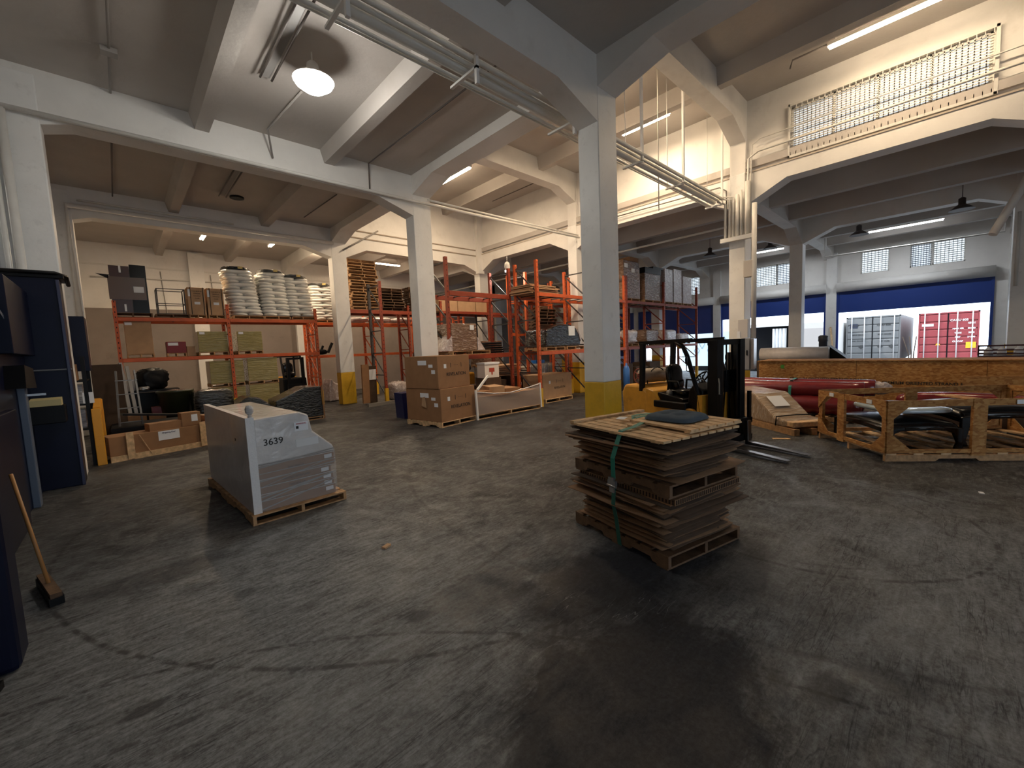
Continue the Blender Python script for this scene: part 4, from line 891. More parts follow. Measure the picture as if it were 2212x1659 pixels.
# --- middle level
t = wbox('tall_carton', (0.50, 18.45, 2.20), (0.66, 0.7, 1.05), CARDL, 'tall plain light brown carton on the middle left shelf', 'carton'); MB().b2((-0.31, -0.36, 0.93), (-0.14, -0.352, 1.02)).build('paper_label', PAPER, t)
t = wbox('red_carton', (1.42, 18.35, 2.20), (0.52, 0.5, 0.38), mat('dark_red', (0.20, 0.008, 0.012), 0.5), 'dark red carton with a white panel on the middle shelf', 'carton'); MB().b2((-0.22, -0.256, 0.25), (0.05, -0.25, 0.35)).build('white_panel', PAPER, t)
wbox('brown_carton', (1.82, 18.40, 2.20), (0.24, 0.4, 0.34), CARDL, 'small brown carton beside the dark red carton', 'carton', pal=False)
for k, (x, w_) in enumerate(((2.45, 0.86), (3.58, 0.80))):
    t = wbox('yellow_load', (x, 18.5, 2.20), (w_, 0.95, 0.72), WRAPY, 'yellow film wrapped load on the middle shelf, %s' % ('left of the post', 'right of the post')[k], 'load', 'yellow wrapped loads')
    MB().b2((-w_/2+0.05, -0.485, 0.62), (-w_/2+0.2, -0.478, 0.70)).build('paper_label', PAPER, t)
for k, (x, y, z, w_, h_) in enumerate(((2.78, 18.5, 0.0, 1.02, 0.90), (2.78, 18.5, 1.05, 1.02, 0.82), (3.92, 18.5, 0.0, 1.0, 0.92), (3.92, 18.5, 1.06, 1.0, 0.86))):
    wbox('yellow_load', (x, y, z), (w_, 0.95, h_), WRAPY, 'yellow wrapped load under the back rack, %s, %s' % (('left stack', 'right stack')[k//2], ('lower', 'upper')[k % 2]), 'load', 'yellow wrapped loads')
# --- lower level clutter and loads in front
t = tag(empty('plastic_bucket', (0.14, 16.0, 1.24)), 'white plastic bucket on the dark shelf at the left', 'bucket')
MB().lathe([(0.0, 0), (0.10, 0), (0.125, 0.28), (0.135, 0.29), (0.135, 0.31), (0, 0.31)], (0, 0, 0), 20).build('bucket_body', mat('bucket_white', (0.70, 0.64, 0.60), 0.4), t)
t = tag(empty('work_bench', (0.55, 16.1, 0)), 'dark metal bench under the white bucket, crowded with small parts', 'bench')
MB().b2((-0.65, -0.35, 1.19), (0.65, 0.35, 1.24)).build('bench_top', BLACK, t)
for x in (-0.62, 0.62):
    for y in (-0.3, 0.3): MB().b2((x-0.03, y-0.03, 0), (x+0.03, y+0.03, 1.19)).build('leg', BLACK, t)
MB().b2((-0.6, 0.28, 0.3), (0.6, 0.32, 1.15)).build('back_panel', BLACK, t)
tag(MB().blob((0.62, 16.1, 1.55), (0.7, 0.5, 0.62), 0.3, 3, 0.16, 3, 4).build('engine_part', BLACK), 'black machine part heaped on the dark bench', 'machine part')
tag(MB().blob((0.42, 15.85, 1.30), (0.22, 0.2, 0.13), 0.3, 3, 0.16, 3, 4).build('chrome_part', STEEL), 'small shiny metal part beside the white bucket', 'part')
t = tag(empty('waste_bin', (1.05, 15.2, 0)), 'dark round waste bin standing in front of the left back rack', 'bin')
MB().lathe([(0.0, 0), (0.30, 0), (0.40, 1.15), (0.43, 1.17), (0.43, 1.22), (0.38, 1.22), (0.36, 1.1)], (0, 0, 0), 24).build('bin_body', mat('olive_plastic', (0.028, 0.030, 0.012), 0.35), t)
MB().lathe([(0.0, 1.25), (0.38, 1.22), (0.42, 1.20)], (0, 0, 0), 24).build('bin_liner', WRAPK, t)
wbox('black_load', (1.82, 14.6, 0), (0.95, 0.9, 1.08), WRAPK, 'tall glossy black wrapped load behind the white slab bundle', 'load', 'black wrapped loads', jit=0.02)
t = tag(empty('black_load', (2.80, 14.7, 0)), 'low lumpy black plastic covered load between two taller black ones', 'load', 'black wrapped loads')
MB().prism([(-0.46, 0.12), (0.46, 0.12), (0.46, 0.55), (0.30, 0.70), (0.10, 0.86), (-0.18, 0.90), (-0.40, 0.75), (-0.46, 0.45)], -0.5, 0.5, 'XZ').build('load_body', WRAPK, t, bevel=0.05)
pallet((2.80, 14.7, 0), 0, 0.92, 1.0, 'pallet under the lumpy black load', m=PALLETW, h=0.12)
t = tag(empty('black_load', (3.95, 14.35, 0)), 'large black wrapped load with a square front, right of the others', 'load', 'black wrapped loads')
MB().prism([(-0.68, 0.10), (0.66, 0.10), (0.64, 1.05), (0.15, 1.06), (-0.3, 0.86), (-0.68, 0.72)], -0.5, 0.5, 'XZ').build('load_body', WRAPK, t, bevel=0.03)
MB().bar((0.68, -0.5, 0.02), (0.66, -0.5, 1.08), 0.03, 0.03).build('wooden_corner', CARD, t)
pallet((3.95, 14.35, 0), 0, 1.34, 1.0, 'pallet under the large square black load', m=PALLETW, h=0.10)
for k, (x, y, z, d, r_) in enumerate([(0.15, 15.2, 0.45, (0.42, 0.4, 0.34), 0.1), (0.62, 15.15, 0.30, (0.36, 0.4, 0.58), -0.1), (-0.25, 15.3, 0.42, (0.35, 0.4, 0.3), 0.2)]):
    tag(MB().box((0, 0, 0), d).build('carton', CARD, None, (x, y, z), r_), 'brown carton stacked below the dark bench, %s' % ('middle', 'tall right one', 'left')[k], 'carton', 'cartons below the dark bench')
tag(MB().box((0, 0, 0), (1.15, 0.9, 0.3)).build('low_crate', CARDD, None, (0.2, 15.2, 0.15), 0), 'dark low crate under the cartons by the bench', 'crate')
tag(MB().box((0, 0, 0), (0.5, 0.3, 0.2)).build('red_case', mat('dull_red', (0.12, 0.005, 0.008), 0.4), None, (0.75, 15.25, 0.69), 0.05), 'dull red case among the brown cartons by the bench', 'case')
# lift truck parked at the back
def small_truck(loc, rz, label, s=1.0):
    t = tag(empty('lift_truck', loc, rz), label, 'lift truck')
    b = MB().b2((-1.1, -0.5, 0.25), (0.5, 0.5, 1.05)); b.build('truck_body', BLACK, t, bevel=0.05)
    MB().b2((-1.5, -0.5, 0.3), (-0.9, 0.5, 1.1)).build('counterweight', FLY, t, bevel=0.08)
    for y in (-0.42, 0.42):
        for x, xt in ((0.35, 0.05), (-1.0, -1.0)): MB().bar((x, y, 1.0), (xt, y, 2.05), 0.07, 0.07).build('guard_post', BLACK, t)
    r = MB()
    for y in (-0.42, -0.2, 0, 0.2, 0.42): r.bar((-1.0, y, 2.06), (0.08, y, 2.06), 0.05, 0.04)
    r.bar((-1.0, -0.45, 2.05), (-1.0, 0.45, 2.05), 0.06, 0.05); r.bar((0.05, -0.45, 2.05), (0.05, 0.45, 2.05), 0.06, 0.05); r.build('overhead_guard', BLACK, t)
    for y in (-0.3, 0.3): MB().b2((0.62, y-0.06, 0.08), (0.76, y+0.06, 2.0)).build('mast_rail', BLACK, t)
    MB().b2((0.6, -0.32, 1.9), (0.7, 0.32, 2.0)).b2((0.72, -0.4, 0.3), (0.8, 0.4, 0.8)).build('mast_crossbar', BLACK, t)
    MB().blob((-0.35, 0, 1.2), (0.5, 0.5, 0.3), 0, 2, 0, 3).blob((-0.58, 0, 1.5), (0.18, 0.48, 0.55), 0, 2, 0, 3).build('seat', BLKGLOSS, t)
    for x in (0.3, -1.05):
        for y in (-0.5, 0.5): MB().lathe([(0.0, -0.09), (0.2, -0.09), (0.26, -0.06), (0.26, 0.06), (0.2, 0.09), (0.0, 0.09)], (x, y, 0.27), 18, 'Y').build('wheel', RUBBER, t)
    return t
small_truck((5.78, 21.3, 0), -PI/2, 'black lift truck parked by the back wall beyond the rack')
t = small_truck((9.15, 14.2, 0), PI*0.93, 'yellow and black lift truck half hidden behind the middle column')
g = MB().lathe([(0.0, -0.4), (0.12, -0.38), (0.18, -0.3), (0.18, 0.3), (0.12, 0.38), (0.0, 0.4)], (-1.25, 0, 1.3), 18, 'Y'); g.build('gas_tank', mat('dusty_tank', (0.10, 0.085, 0.08), 0.5), t)
t = tag(empty('folded_machine', (7.0, 20.1, 2.06)), 'dark folded machine arm lying on the middle shelf left of the far column', 'machine part')
MB().blob((-0.25, 0, 0.14), (0.6, 0.4, 0.24), 0, 2, 0.15, 3, 3).bar((0.1, 0, 0.1), (0.32, 0, 0.55), 0.1, 0.1).bar((-0.2, 0, 0.2), (-0.1, 0, 0.42), 0.08, 0.08).build('machine_arm', BLACK, t)
tag(MB().prism([(-0.35, 0.0), (0.35, 0.0), (0.32, 0.7), (0.0, 0.78), (-0.22, 1.0), (-0.28, 0.8)], -0.3, 0.3, 'XZ').build('white_bag', WRAPPK, None, (6.75, 18.9, 0.02), 0.2, bevel=0.06), 'crumpled white plastic bag on the floor left of the far column', 'bag')
# things right of the far left column
t = tag(empty('leaning_cartons', (7.15, 16.1, 0)), 'tall flattened brown cartons leaning by the far left column with papers on them', 'cardboard')
MB().box((-0.1, 0, 0.82), (0.28, 0.10, 1.55), 0, 0.05).build('flat_carton', CARD, t); MB().box((0.2, 0.05, 0.78), (0.34, 0.1, 1.5), 0.1, 0.05).build('flat_carton', CARDD, t)
MB().box((0.20, -0.04, 1.18), (0.30, 0.01, 0.42), 0.1, 0.05).build('paper_sheet', PAPER, t)
tag(MB().box((0, 0, 0), (1.55, 0.12, 0.12)).build('floor_rail', mat('rail_grey', (0.22, 0.20, 0.18), 0.5), None, (7.45, 15.25, 0.06), 0.10), 'low grey rail lying on the floor by the leaning cartons', 'rail')
t = tag(empty('blue_bin', (6.35, 11.6, 0)), 'dark blue bin standing behind the middle column', 'bin'); MB().prism([(-0.24, 0), (0.24, 0), (0.28, 0.78), (-0.28, 0.78)], -0.25, 0.25, 'XZ').build('bin_body', mat('bin_blue', (0.005, 0.012, 0.09), 0.4), t)
for k, (x, y, z) in enumerate(((8.4, 16.0, 0), (9.4, 15.8, 0))): tag(MB().blob((x, y, z+0.42), (0.8, 0.7, 0.8), 0.2, 3, 0.07, 4, k).build('wrapped_sack_load', WRAPPK if k == 0 else WRAPB), ('pale wrapped bundle behind the dark rack frame', 'brown wrapped bundle under the dark rack')[k], 'load')
# --- middle rack loads
t = tag(empty('film_wrapped_load', (7.95, 11.1, 1.86)), 'brown load under shiny clear film on the shelf beside the middle column', 'load')
MB().b2((-0.5, -0.52, 0.13), (0.5, 0.4, 0.98)).build('load_body', WRAPB, t, bevel=0.02)
MB().prism([(-0.85, 0.13), (-0.5, 0.13), (-0.5, 0.6)], -0.55, 0.4, 'XZ').build('film_skirt', WRAPPK, t); MB().prism([(0.5, 0.13), (0.8, 0.13), (0.5, 0.55)], -0.55, 0.4, 'XZ').build('film_skirt', WRAPPK, t)
MB().b2((0.22, -0.535, 0.78), (0.38, -0.525, 0.93)).build('paper_label', PAPER, t)
pallet((8.05, 11.0, 1.86), 0, 1.5, 1.3, 'wide pallet overhanging the shelf under the film wrapped load', m=PALLETW, h=0.12)
for k in range(5): tag(MB().box((0, 0, 0), (0.95-0.05*k, 0.9, 0.06)).build('folded_blanket', BLACK, None, (9.25, 11.15, 1.90+0.075*k), 0.06*(-1)**k, bevel=0.02), '%s black folded mat in the pile beside the film wrapped load' % ORD[k], 'mat', 'black folded mats')
for k in range(3): t = wbox('long_carton', (10.9+1.05*k, 16.05, 3.78), (1.0, 0.9, 0.5), CARDL, 'low light brown carton on the far red rack, %s' % ('leftmost of three', 'middle of three', 'rightmost of three')[k], 'carton', 'low cartons on the far red rack', pal=False)
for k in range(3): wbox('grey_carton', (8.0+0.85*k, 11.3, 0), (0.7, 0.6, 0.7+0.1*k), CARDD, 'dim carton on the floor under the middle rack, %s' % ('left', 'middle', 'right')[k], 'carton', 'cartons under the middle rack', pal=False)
t = tag(empty('cooler', (8.70, 10.4, 0)), 'white box with a red picture behind the stacked cartons', 'box')
MB().b2((-0.3, -0.2, 1.08), (0.3, 0.2, 1.52)).build('box_body', mat('box_white', (0.8, 0.75, 0.7), 0.4), t, bevel=0.01); MB().b2((-0.32, -0.22, 1.52), (0.32, 0.22, 1.58)).build('box_lid', PAPER, t)
MB().b2((-0.12, -0.206, 1.27), (0.10, -0.2, 1.40)).b2((-0.03, -0.206, 1.18), (0.02, -0.2, 1.27)).build('red_picture', mat('picture_red', (0.45, 0.06, 0.03), 0.5), t); MB().b2((-0.33, -0.25, 0), (0.33, 0.25, 1.08)).build('box_stand', CARDD, t)
# wire caged tanks
def tote(loc, label):
    t = tag(empty('caged_tank', loc), label, 'tank', 'caged liquid tanks')
    MB().b2((-0.55, -0.45, 0.16), (0.55, 0.45, 1.05)).build('tank', mat('tank_plastic', (0.62, 0.58, 0.50), 0.35), t, bevel=0.05)
    c = MB()
    for i in range(12):
        x = -0.6+1.2*i/11; c.b2((x-0.01, -0.5, 0.12), (x+0.01, -0.48, 1.1)); c.b2((x-0.01, 0.48, 0.12), (x+0.01, 0.5, 1.1))
    for z in (0.15, 0.4, 0.65, 0.9, 1.1): c.b2((-0.6, -0.5, z-0.01), (0.6, -0.48, z+0.01)); c.b2((-0.6, 0.48, z-0.01), (0.6, 0.5, z+0.01)); c.b2((-0.61, -0.5, z-0.01), (-0.59, 0.5, z+0.01)); c.b2((0.59, -0.5, z-0.01), (0.61, 0.5, z+0.01))
    c.build('cage', mat('cage_steel', (0.38, 0.37, 0.36), 0.4, 0.6), t)
    MB().b2((-0.6, -0.5, 0), (0.6, 0.5, 0.12)).build('tank_base', BLACK, t); MB().b2((0.12, -0.52, 0.45), (0.45, -0.505, 0.75)).build('paper_label', PAPER, t)
    return t
T = tote((10.95, 12.7, 0.25), 'caged pale tank behind the clear wrapped load')
dup(T, (13.1, 12.8, 0.15), label='caged pale tank behind the dented carton, left one'); dup(T, (14.6, 13.4, 0.15), label='caged pale tank behind the dented carton, right one')
tag(MB().b2((10.2, 12.1, 0), (15.3, 13.5, 0.14)).build('low_platform', PALLETD), 'low wooden platform under the caged tanks', 'platform')
tag(MB().b2((0, 0, 0), (0.55, 0.3, 0.14)).build('blue_tray', mat('bright_blue', (0.02, 0.16, 0.55), 0.4), None, (13.0, 12.3, 1.30)), 'bright blue tray on the caged tank left of the nearest column', 'tray')
# black bundle on the central rack and its pallets
t = tag(empty('black_bundle', (11.45, 9.95, 1.86)), 'black plastic covered bundle with a white paper on the central orange rack', 'load')
MB().prism([(-0.95, 0.13), (0.95, 0.13), (1.02, 0.40), (0.72, 0.80), (0.30, 0.92), (-0.25, 0.90), (-0.90, 0.72)], -0.5, 0.5, 'XZ').build('load_body', WRAPK, t, bevel=0.05)
MB().box((0.45, -0.51, 0.68), (0.34, 0.02, 0.34)).build('paper_sheet', PAPER, t); MB().prism([(0.80, 0.75), (1.03, 0.35), (0.95, 0.30)], -0.52, -0.5, 'XZ').build('white_film', WRAPPK, t)
pallet((11.0, 9.95, 1.86), 0, 1.0, 1.05, 'left pallet under the black covered bundle', 'pallets on the racks', h=0.125); pallet((12.1, 9.95, 1.86), 0, 1.0, 1.05, 'right pallet under the black covered bundle', 'pallets on the racks', h=0.125)
# flat boards in piles
FB = MB().box((0, 0, 0), (1.5, 0.95, 0.035)).build('flat_board', CARDL); fb_first = [True]
def board_pile(x, y, z, n, where, s=1.0, mats=(CARDL, PAPER, CARD)):
    rr = random.Random(int(x*7+y))
    for i in range(n):
        lab = '%s flat board in the pile %s' % (ORD[i], where)
        o = FB if fb_first[0] else dup(FB); fb_first[0] = False
        o.location = (x+rr.uniform(-.15, .15), y+rr.uniform(-.08, .08), z+0.025+0.05*i); o.rotation_euler = (0, rr.uniform(-0.015, 0.015), rr.uniform(-0.1, 0.1)); o.scale = (s*rr.uniform(0.8, 1.1), 1, 1)
        tag(o, lab, 'board', 'flat boards on the racks')
board_pile(10.75, 10.1, 3.80, 6, 'on top of the central orange rack'); board_pile(12.4, 11.4, 3.86, 7, 'on top of the rack behind the central one')
board_pile(16.4, 12.7, 4.0, 7, 'on top of the rack right of the corner column'); board_pile(19.0, 12.7, 4.0, 5, 'at the right end of the rear rack top')
board_pile(16.4, 12.7, 2.3, 12, 'on the middle level right of the corner column'); board_pile(19.0, 12.7, 2.3, 12, 'on the middle level of the rear rack, right part')
board_pile(10.5, 11.8, 1.0, 8, 'on the ground behind the central rack frame'); board_pile(17.6, 15.9, 3.9, 6, 'on the far deep red rack'); board_pile(20.4, 15.9, 2.2, 9, 'low on the far deep red rack')
wbox('brown_load', (9.35+1.4, 12.9, 1.3), (1.0, 0.8, 0.9), WRAPB, 'brown wrapped load seen through the central rack frame', 'load')
# tall wrapped loads right of the nearest column
t = wbox('wrapped_cartons', (16.15, 9.98, 3.80), (1.25, 0.95, 1.55), WRAPB, 'tall brown shrink-wrapped cartons just right of the nearest column', 'load', 'tall wrapped loads')
MB().b2((-0.15, -0.5, 1.55), (0.55, 0.35, 1.72)).build('loose_carton', CARD, t); MB().b2((0.626, -0.48, 0), (0.66, 0.4, 1.5)).build('white_film', WRAPPK, t)
MB().b2((-0.55, -0.49, 1.25), (-0.3, -0.478, 1.42)).b2((0.0, -0.49, 1.1), (0.25, -0.478, 1.25)).build('paper_label', PAPER, t)
t = wbox('wrapped_cartons', (18.0, 9.98, 3.80), (1.45, 0.95, 1.40), WRAPB, 'brown shrink-wrapped load with a black top in the right rack', 'load', 'tall wrapped loads')
MB().b2((-0.74, -0.5, 1.18), (0.74, 0.5, 1.43)).b2((0.0, -0.5, 1.43), (0.98, 0.4, 1.52)).build('black_cover', BLACK, t)
for k, (x, h_, w_) in enumerate(((19.55, 1.55, 0.8), (20.5, 1.62, 0.85), (21.6, 1.35, 1.0))): wbox('silver_load', (x, 9.98, 3.80), (w_, 0.95, h_), WRAPPK, 'pale crinkled wrapped load on the right rack, %s' % ('leftmost of three', 'tallest middle one', 'rightmost shorter one')[k], 'load', 'pale wrapped loads')
wbox('pale_bundle', (16.2, 10.0, 1.86), (1.1, 0.9, 0.6), WRAPPK, 'pale lumpy bundle low on the right rack by the nearest column', 'load', 'lumpy bundles', jit=0.08)
wbox('brown_bundle', (18.0, 10.0, 1.86), (1.4, 0.9, 0.62), WRAPB, 'brown lumpy bundle above the lift truck guard', 'load', 'lumpy bundles', jit=0.07, seed=4)
wbox('pale_bundle', (19.9, 10.0, 1.86), (1.2, 0.9, 0.62), WRAPPK, 'pale bundle on the low right rack shelf, left of two', 'load', 'lumpy bundles', jit=0.04, seed=6)
wbox('pale_bundle', (21.4, 10.0, 1.86), (1.2, 0.9, 0.42), WRAPPK, 'small pale bundle on the low right rack shelf, right of two', 'load', 'lumpy bundles', jit=0.06, seed=7)
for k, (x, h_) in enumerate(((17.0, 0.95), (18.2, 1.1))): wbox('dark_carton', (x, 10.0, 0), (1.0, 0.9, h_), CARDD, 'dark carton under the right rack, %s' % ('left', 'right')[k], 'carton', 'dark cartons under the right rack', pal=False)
board_pile(19.8, 9.9, 0.0, 16, 'on the floor behind the lift truck', 0.8)
t = tag(empty('draped_bundle', (15.4, 12.0, 0)), 'slim black draped bundle standing behind the dented carton', 'bundle'); MB().blob((0, 0, 0.9), (0.62, 0.4, 1.8), 0, 3, 0.05, 2.4, 3).build('bundle_body', BLACK, t)
t = tag(empty('yellow_hard_hat', (15.55, 9.9, 1.46)), 'yellow hard hat on a blue box beneath the right rack shelf', 'helmet')
MB().lathe([(0.17, 0), (0.14, 0.02), (0.12, 0.10), (0.06, 0.16), (0, 0.17)], (0, 0, 0), 16).build('hat_shell', mat('hat_yellow', (0.8, 0.55, 0.05), 0.4), t)
tag(MB().b2((15.35, 9.7, 1.12), (15.8, 10.1, 1.46)).build('blue_box', BLUED), 'blue box under the yellow hard hat', 'box'); tag(MB().b2((15.25, 9.6, 0), (16.3, 10.2, 1.12)).build('grey_carton', CARDD), 'grey carton under the blue box in the right rack', 'carton')
t = tag(empty('gas_cylinder', (14.95, 9.1, 0)), 'slim bright blue gas cylinder beside the nearest column', 'cylinder'); MB().lathe([(0.0, 0), (0.13, 0), (0.13, 0.95), (0.08, 1.08), (0.04, 1.12), (0.04, 1.2), (0, 1.2)], (0, 0, 0), 16).build('cylinder_body', mat('cylinder_blue', (0.06, 0.2, 0.6), 0.3), t)

# ================================================================ LIFT TRUCK (right of the nearest column)
FA = math.radians(-106)
FH = Vector((8.12, 2.66, 0)); 
T = tag(empty('lift_truck', FH, FA), 'yellow and black lift truck with lowered forks right of the nearest column', 'lift truck')
# local frame: x forward, y left, forks start at x=0
for y in (-0.30, 0.30):
    MB().prism([(-0.02, 0.03), (1.05, 0.03), (1.07, 0.045), (0.1, 0.085), (0.04, 0.10), (0.03, 0.48), (-0.02, 0.48)], y-0.055, y+0.055, 'XZ').build('fork', mat('fork_steel', (0.22, 0.22, 0.23), 0.28, 1.0, dirt=(0.05, 0.04, 0.04), dscale=6, damt=0.6), T, bevel=0.004)
MB().b2((-0.09, -0.48, 0.10), (-0.03, 0.48, 0.20)).build('carriage_plate', BLACK, T); MB().b2((-0.09, -0.48, 0.42), (-0.03, 0.48, 0.52)).build('carriage_plate', BLACK, T)
for y in (-0.42, 0.42): MB().b2((-0.08, y-0.03, 0.12), (-0.03, y+0.03, 1.02)).build('backrest_post', BLACK, T)
for y in (-0.32, 0.32):
    MB().b2((-0.30, y-0.07, 0.06), (-0.12, y+0.07, 2.0)).build('mast_rail', BLACK, T, bevel=0.006)
    MB().b2((-0.27, y*0.72-0.045, 0.1), (-0.15, y*0.72+0.045, 1.97)).build('inner_mast_rail', BLKGLOSS, T)
    MB().tube([(-0.36, y*0.8, 0.3), (-0.36, y*0.8, 1.75)], 0.035, 10).build('lift_cylinder', mat('dark_cylinder', (0.02, 0.02, 0.02), 0.25), T)
MB().b2((-0.34, -0.38, 1.90), (-0.14, 0.38, 2.0)).build('mast_crossbar', BLACK, T); MB().b2((-0.42, -0.55, 1.945), (-0.30, 0.40, 1.975)).build('mast_top_plate', BLACK, T)
plate = MB().b2((-0.34, -0.38, 1.0), (-0.31, 0.38, 1.42)).build('mast_shield', BLACK, T)
MB().b2((-0.315, -0.40, 0.10), (-0.12, -0.392, 1.94)).build('mast_side_plate', BLACK, T)
text('brand_mark', 'CA', 0.10, mat('mark_white', (0.8, 0.8, 0.8), 0.5), T, (-0.21, -0.396, 1.36), (PI/2, 0, 0), bold=0.004)
MB().tube([(-0.12, -0.37, 1.30), (-0.08, -0.40, 1.22), (-0.08, -0.40, 0.65), (-0.12, -0.36, 0.5)], 0.012, 6).build('hydraulic_hose', mat('hose_grey', (0.25, 0.23, 0.2), 0.5), T)
MB().tube([(-0.3, 0.1, 1.95), (-0.3, 0.1, 1.4), (-0.3, 0.0, 0.5)], 0.014, 6).build('hydraulic_hose', BLACK, T)
# body
MB().prism([(-2.45, 0.28), (-1.75, 0.25), (-1.70, 0.95), (-1.95, 1.08), (-2.40, 1.08), (-2.50, 0.90)], -0.50, 0.50, 'XZ').build('counterweight', FLY, T, bevel=0.05)
MB().prism([(-1.78, 0.30), (-0.55, 0.26), (-0.50, 0.62), (-0.60, 0.70), (-1.35, 0.70), (-1.55, 0.98), (-1.76, 1.04)], -0.505, 0.505, 'XZ').build('side_panel', FLY, T, bevel=0.02)
MB().b2((-1.52, -0.53, 0.66), (-0.72, 0.53, 0.80)).build('step_board', BLACK, T, bevel=0.02)
MB().prism([(-1.55, 0.78), (-0.85, 0.78), (-0.85, 0.86), (-1.5, 0.96)], -0.42, 0.42, 'XZ').build('seat_deck', BLKGLOSS, T, bevel=0.02)
MB().prism([(-0.78, 0.62), (-0.42, 0.62), (-0.42, 1.06), (-0.60, 1.20), (-0.72, 1.05)], -0.42, 0.42, 'XZ').build('front_cowl', BLACK, T, bevel=0.03)
MB().prism([(-0.50, 0.30), (-0.36, 0.30), (-0.36, 0.98), (-0.46, 0.98)], -0.5, 0.5, 'XZ').build('front_frame', FLY, T)
st = MB().blob((-1.18, 0.0, 0.95), (0.50, 0.48, 0.16), 0, 4, 0, 3.5); st.build('seat_pad', BLKGLOSS, T)
bk = MB(); bk.blob((0, 0, 0), (0.13, 0.46, 0.58), 0, 4, 0, 3.2); b_ = bk.build('seat_backrest', BLKGLOSS, T, (-1.42, 0, 1.24)); b_.rotation_euler = (0, -0.16, 0)
for y in (-0.27, 0.27): MB().tube([(-1.36, y, 1.0), (-1.34, y, 1.18), (-1.12, y, 1.18), (-1.08, y, 1.06)], 0.022, 8).build('armrest', BLACK, T)
MB().lathe([(0, -0.02), (0.07, -0.02), (0.07, 0.02), (0, 0.02)], (-1.30, -0.30, 0.94), 16, 'Y').build('seat_knob', GREYPAINT, T)
MB().tube([(-0.58, 0, 1.05), (-0.74, 0, 1.22)], 0.03, 8).build('steering_column', BLACK, T)
wh = MB(); wh.tube([(0.16*math.cos(2*PI*k/20), 0.16*math.sin(2*PI*k/20), 0) for k in range(21)], 0.016, 6, False)
for k in range(3): a = 2*PI*k/3; wh.tube([(0, 0, -0.01), (0.16*math.cos(a), 0.16*math.sin(a), 0)], 0.012, 5)
w_ = wh.build('steering_wheel', BLACK, T, (-0.76, 0, 1.26)); w_.rotation_euler = (0, -0.9, 0)
for y in (0.10, 0.17, 0.24): MB().tube([(-0.58, -y, 1.1), (-0.66, -y, 1.30)], 0.008, 5).lathe([(0, 0), (0.018, 0.01), (0, 0.04)], (-0.66, -y, 1.29), 8).build('control_lever', BLACK, T)
# tank on the rear
MB().lathe([(0.0, -0.42), (0.10, -0.40), (0.16, -0.33), (0.16, 0.33), (0.10, 0.40), (0.0, 0.42)], (-2.02, 0, 1.27), 22, 'Y').build('gas_tank', mat('tank_buff', (0.30, 0.24, 0.19), 0.5, var=0.15), T)
tg = MB(); 
for rr_ in (0.165, 0.05): tg.tube([(-2.02+rr_*math.cos(2*PI*k/20), -0.42, 1.27+rr_*math.sin(2*PI*k/20)) for k in range(21)], 0.012, 6, False)
for k in range(5): a = 2*PI*k/5; tg.bar((-2.02, -0.42, 1.27), (-2.02+0.16*math.cos(a), -0.42, 1.27+0.16*math.sin(a)), 0.02, 0.015)
tg.build('tank_collar', mat('collar_rust', (0.35, 0.10, 0.07), 0.6), T)
for x in (-2.15, -1.9): MB().tube([(x, -0.30, 1.10)] + [(x, -0.3+0.6*k/8, 1.27+0.18*math.sin(PI*k/8)) for k in range(9)] + [(x, 0.30, 1.10)], 0.012, 6).build('tank_bracket', BLACK, T)
# overhead guard
for y in (-0.46, 0.46):
    MB().bar((-1.90, y, 0.95), (-1.86, y, 1.99), 0.09, 0.10).build('guard_post', BLACK, T, bevel=0.01)
    MB().tube([(-0.38, y, 0.45), (-0.46, y, 0.95), (-0.72, y, 1.72), (-0.82, y, 1.90), (-0.98, y, 1.98)], 0.042, 8).build('guard_post', BLACK, T)
    MB().bar((-1.94, y, 1.99), (-0.62, y, 2.01), 0.07, 0.075).build('guard_rail', BLACK, T)
for k in range(5): MB().bar((-1.85+0.27*k, -0.46, 2.0), (-1.85+0.27*k, 0.46, 2.0), 0.035, 0.045).build('guard_bar', BLACK, T)
for y in (-0.50, 0.50):
    m_ = MB().tube([(-0.60, y, 1.40), (-0.66, y*1.10, 1.44), (-0.64, y*1.14, 1.58)], 0.010, 6); m_.blob((-0.64, y*1.15, 1.64), (0.03, 0.09, 0.15), 0.2, 2, 0, 2.2); m_.build('mirror', BLACK, T)
MB().tube([(-0.55, 0.50, 1.35), (-0.50, 0.52, 1.40), (-0.42, 0.52, 1.02), (-0.5, 0.5, 0.98)], 0.009, 6).build('grab_handle', BLACK, T)
MB().blob((-1.35, 0.1, 1.90), (0.14, 0.14, 0.12), 0, 2, 0, 2.2).build('beacon_lamp', mat('amber', (0.5, 0.25, 0.02), 0.3), T)
for x, r_ in ((-0.42, 0.30), (-1.95, 0.25)):
    for y in (-0.46, 0.46):
        MB().lathe([(0.0, -0.10), (r_*0.6, -0.10), (r_*0.95, -0.09), (r_, -0.05), (r_, 0.05), (r_*0.95, 0.09), (r_*0.6, 0.10), (0.0, 0.10)], (x, y, r_), 26, 'Y').build('wheel', RUBBER, T)
        MB().lathe([(0.0, -0.105), (r_*0.5, -0.105), (r_*0.5, 0.105), (0.0, 0.105)], (x, y, r_), 16, 'Y').build('wheel_hub', FLY, T)

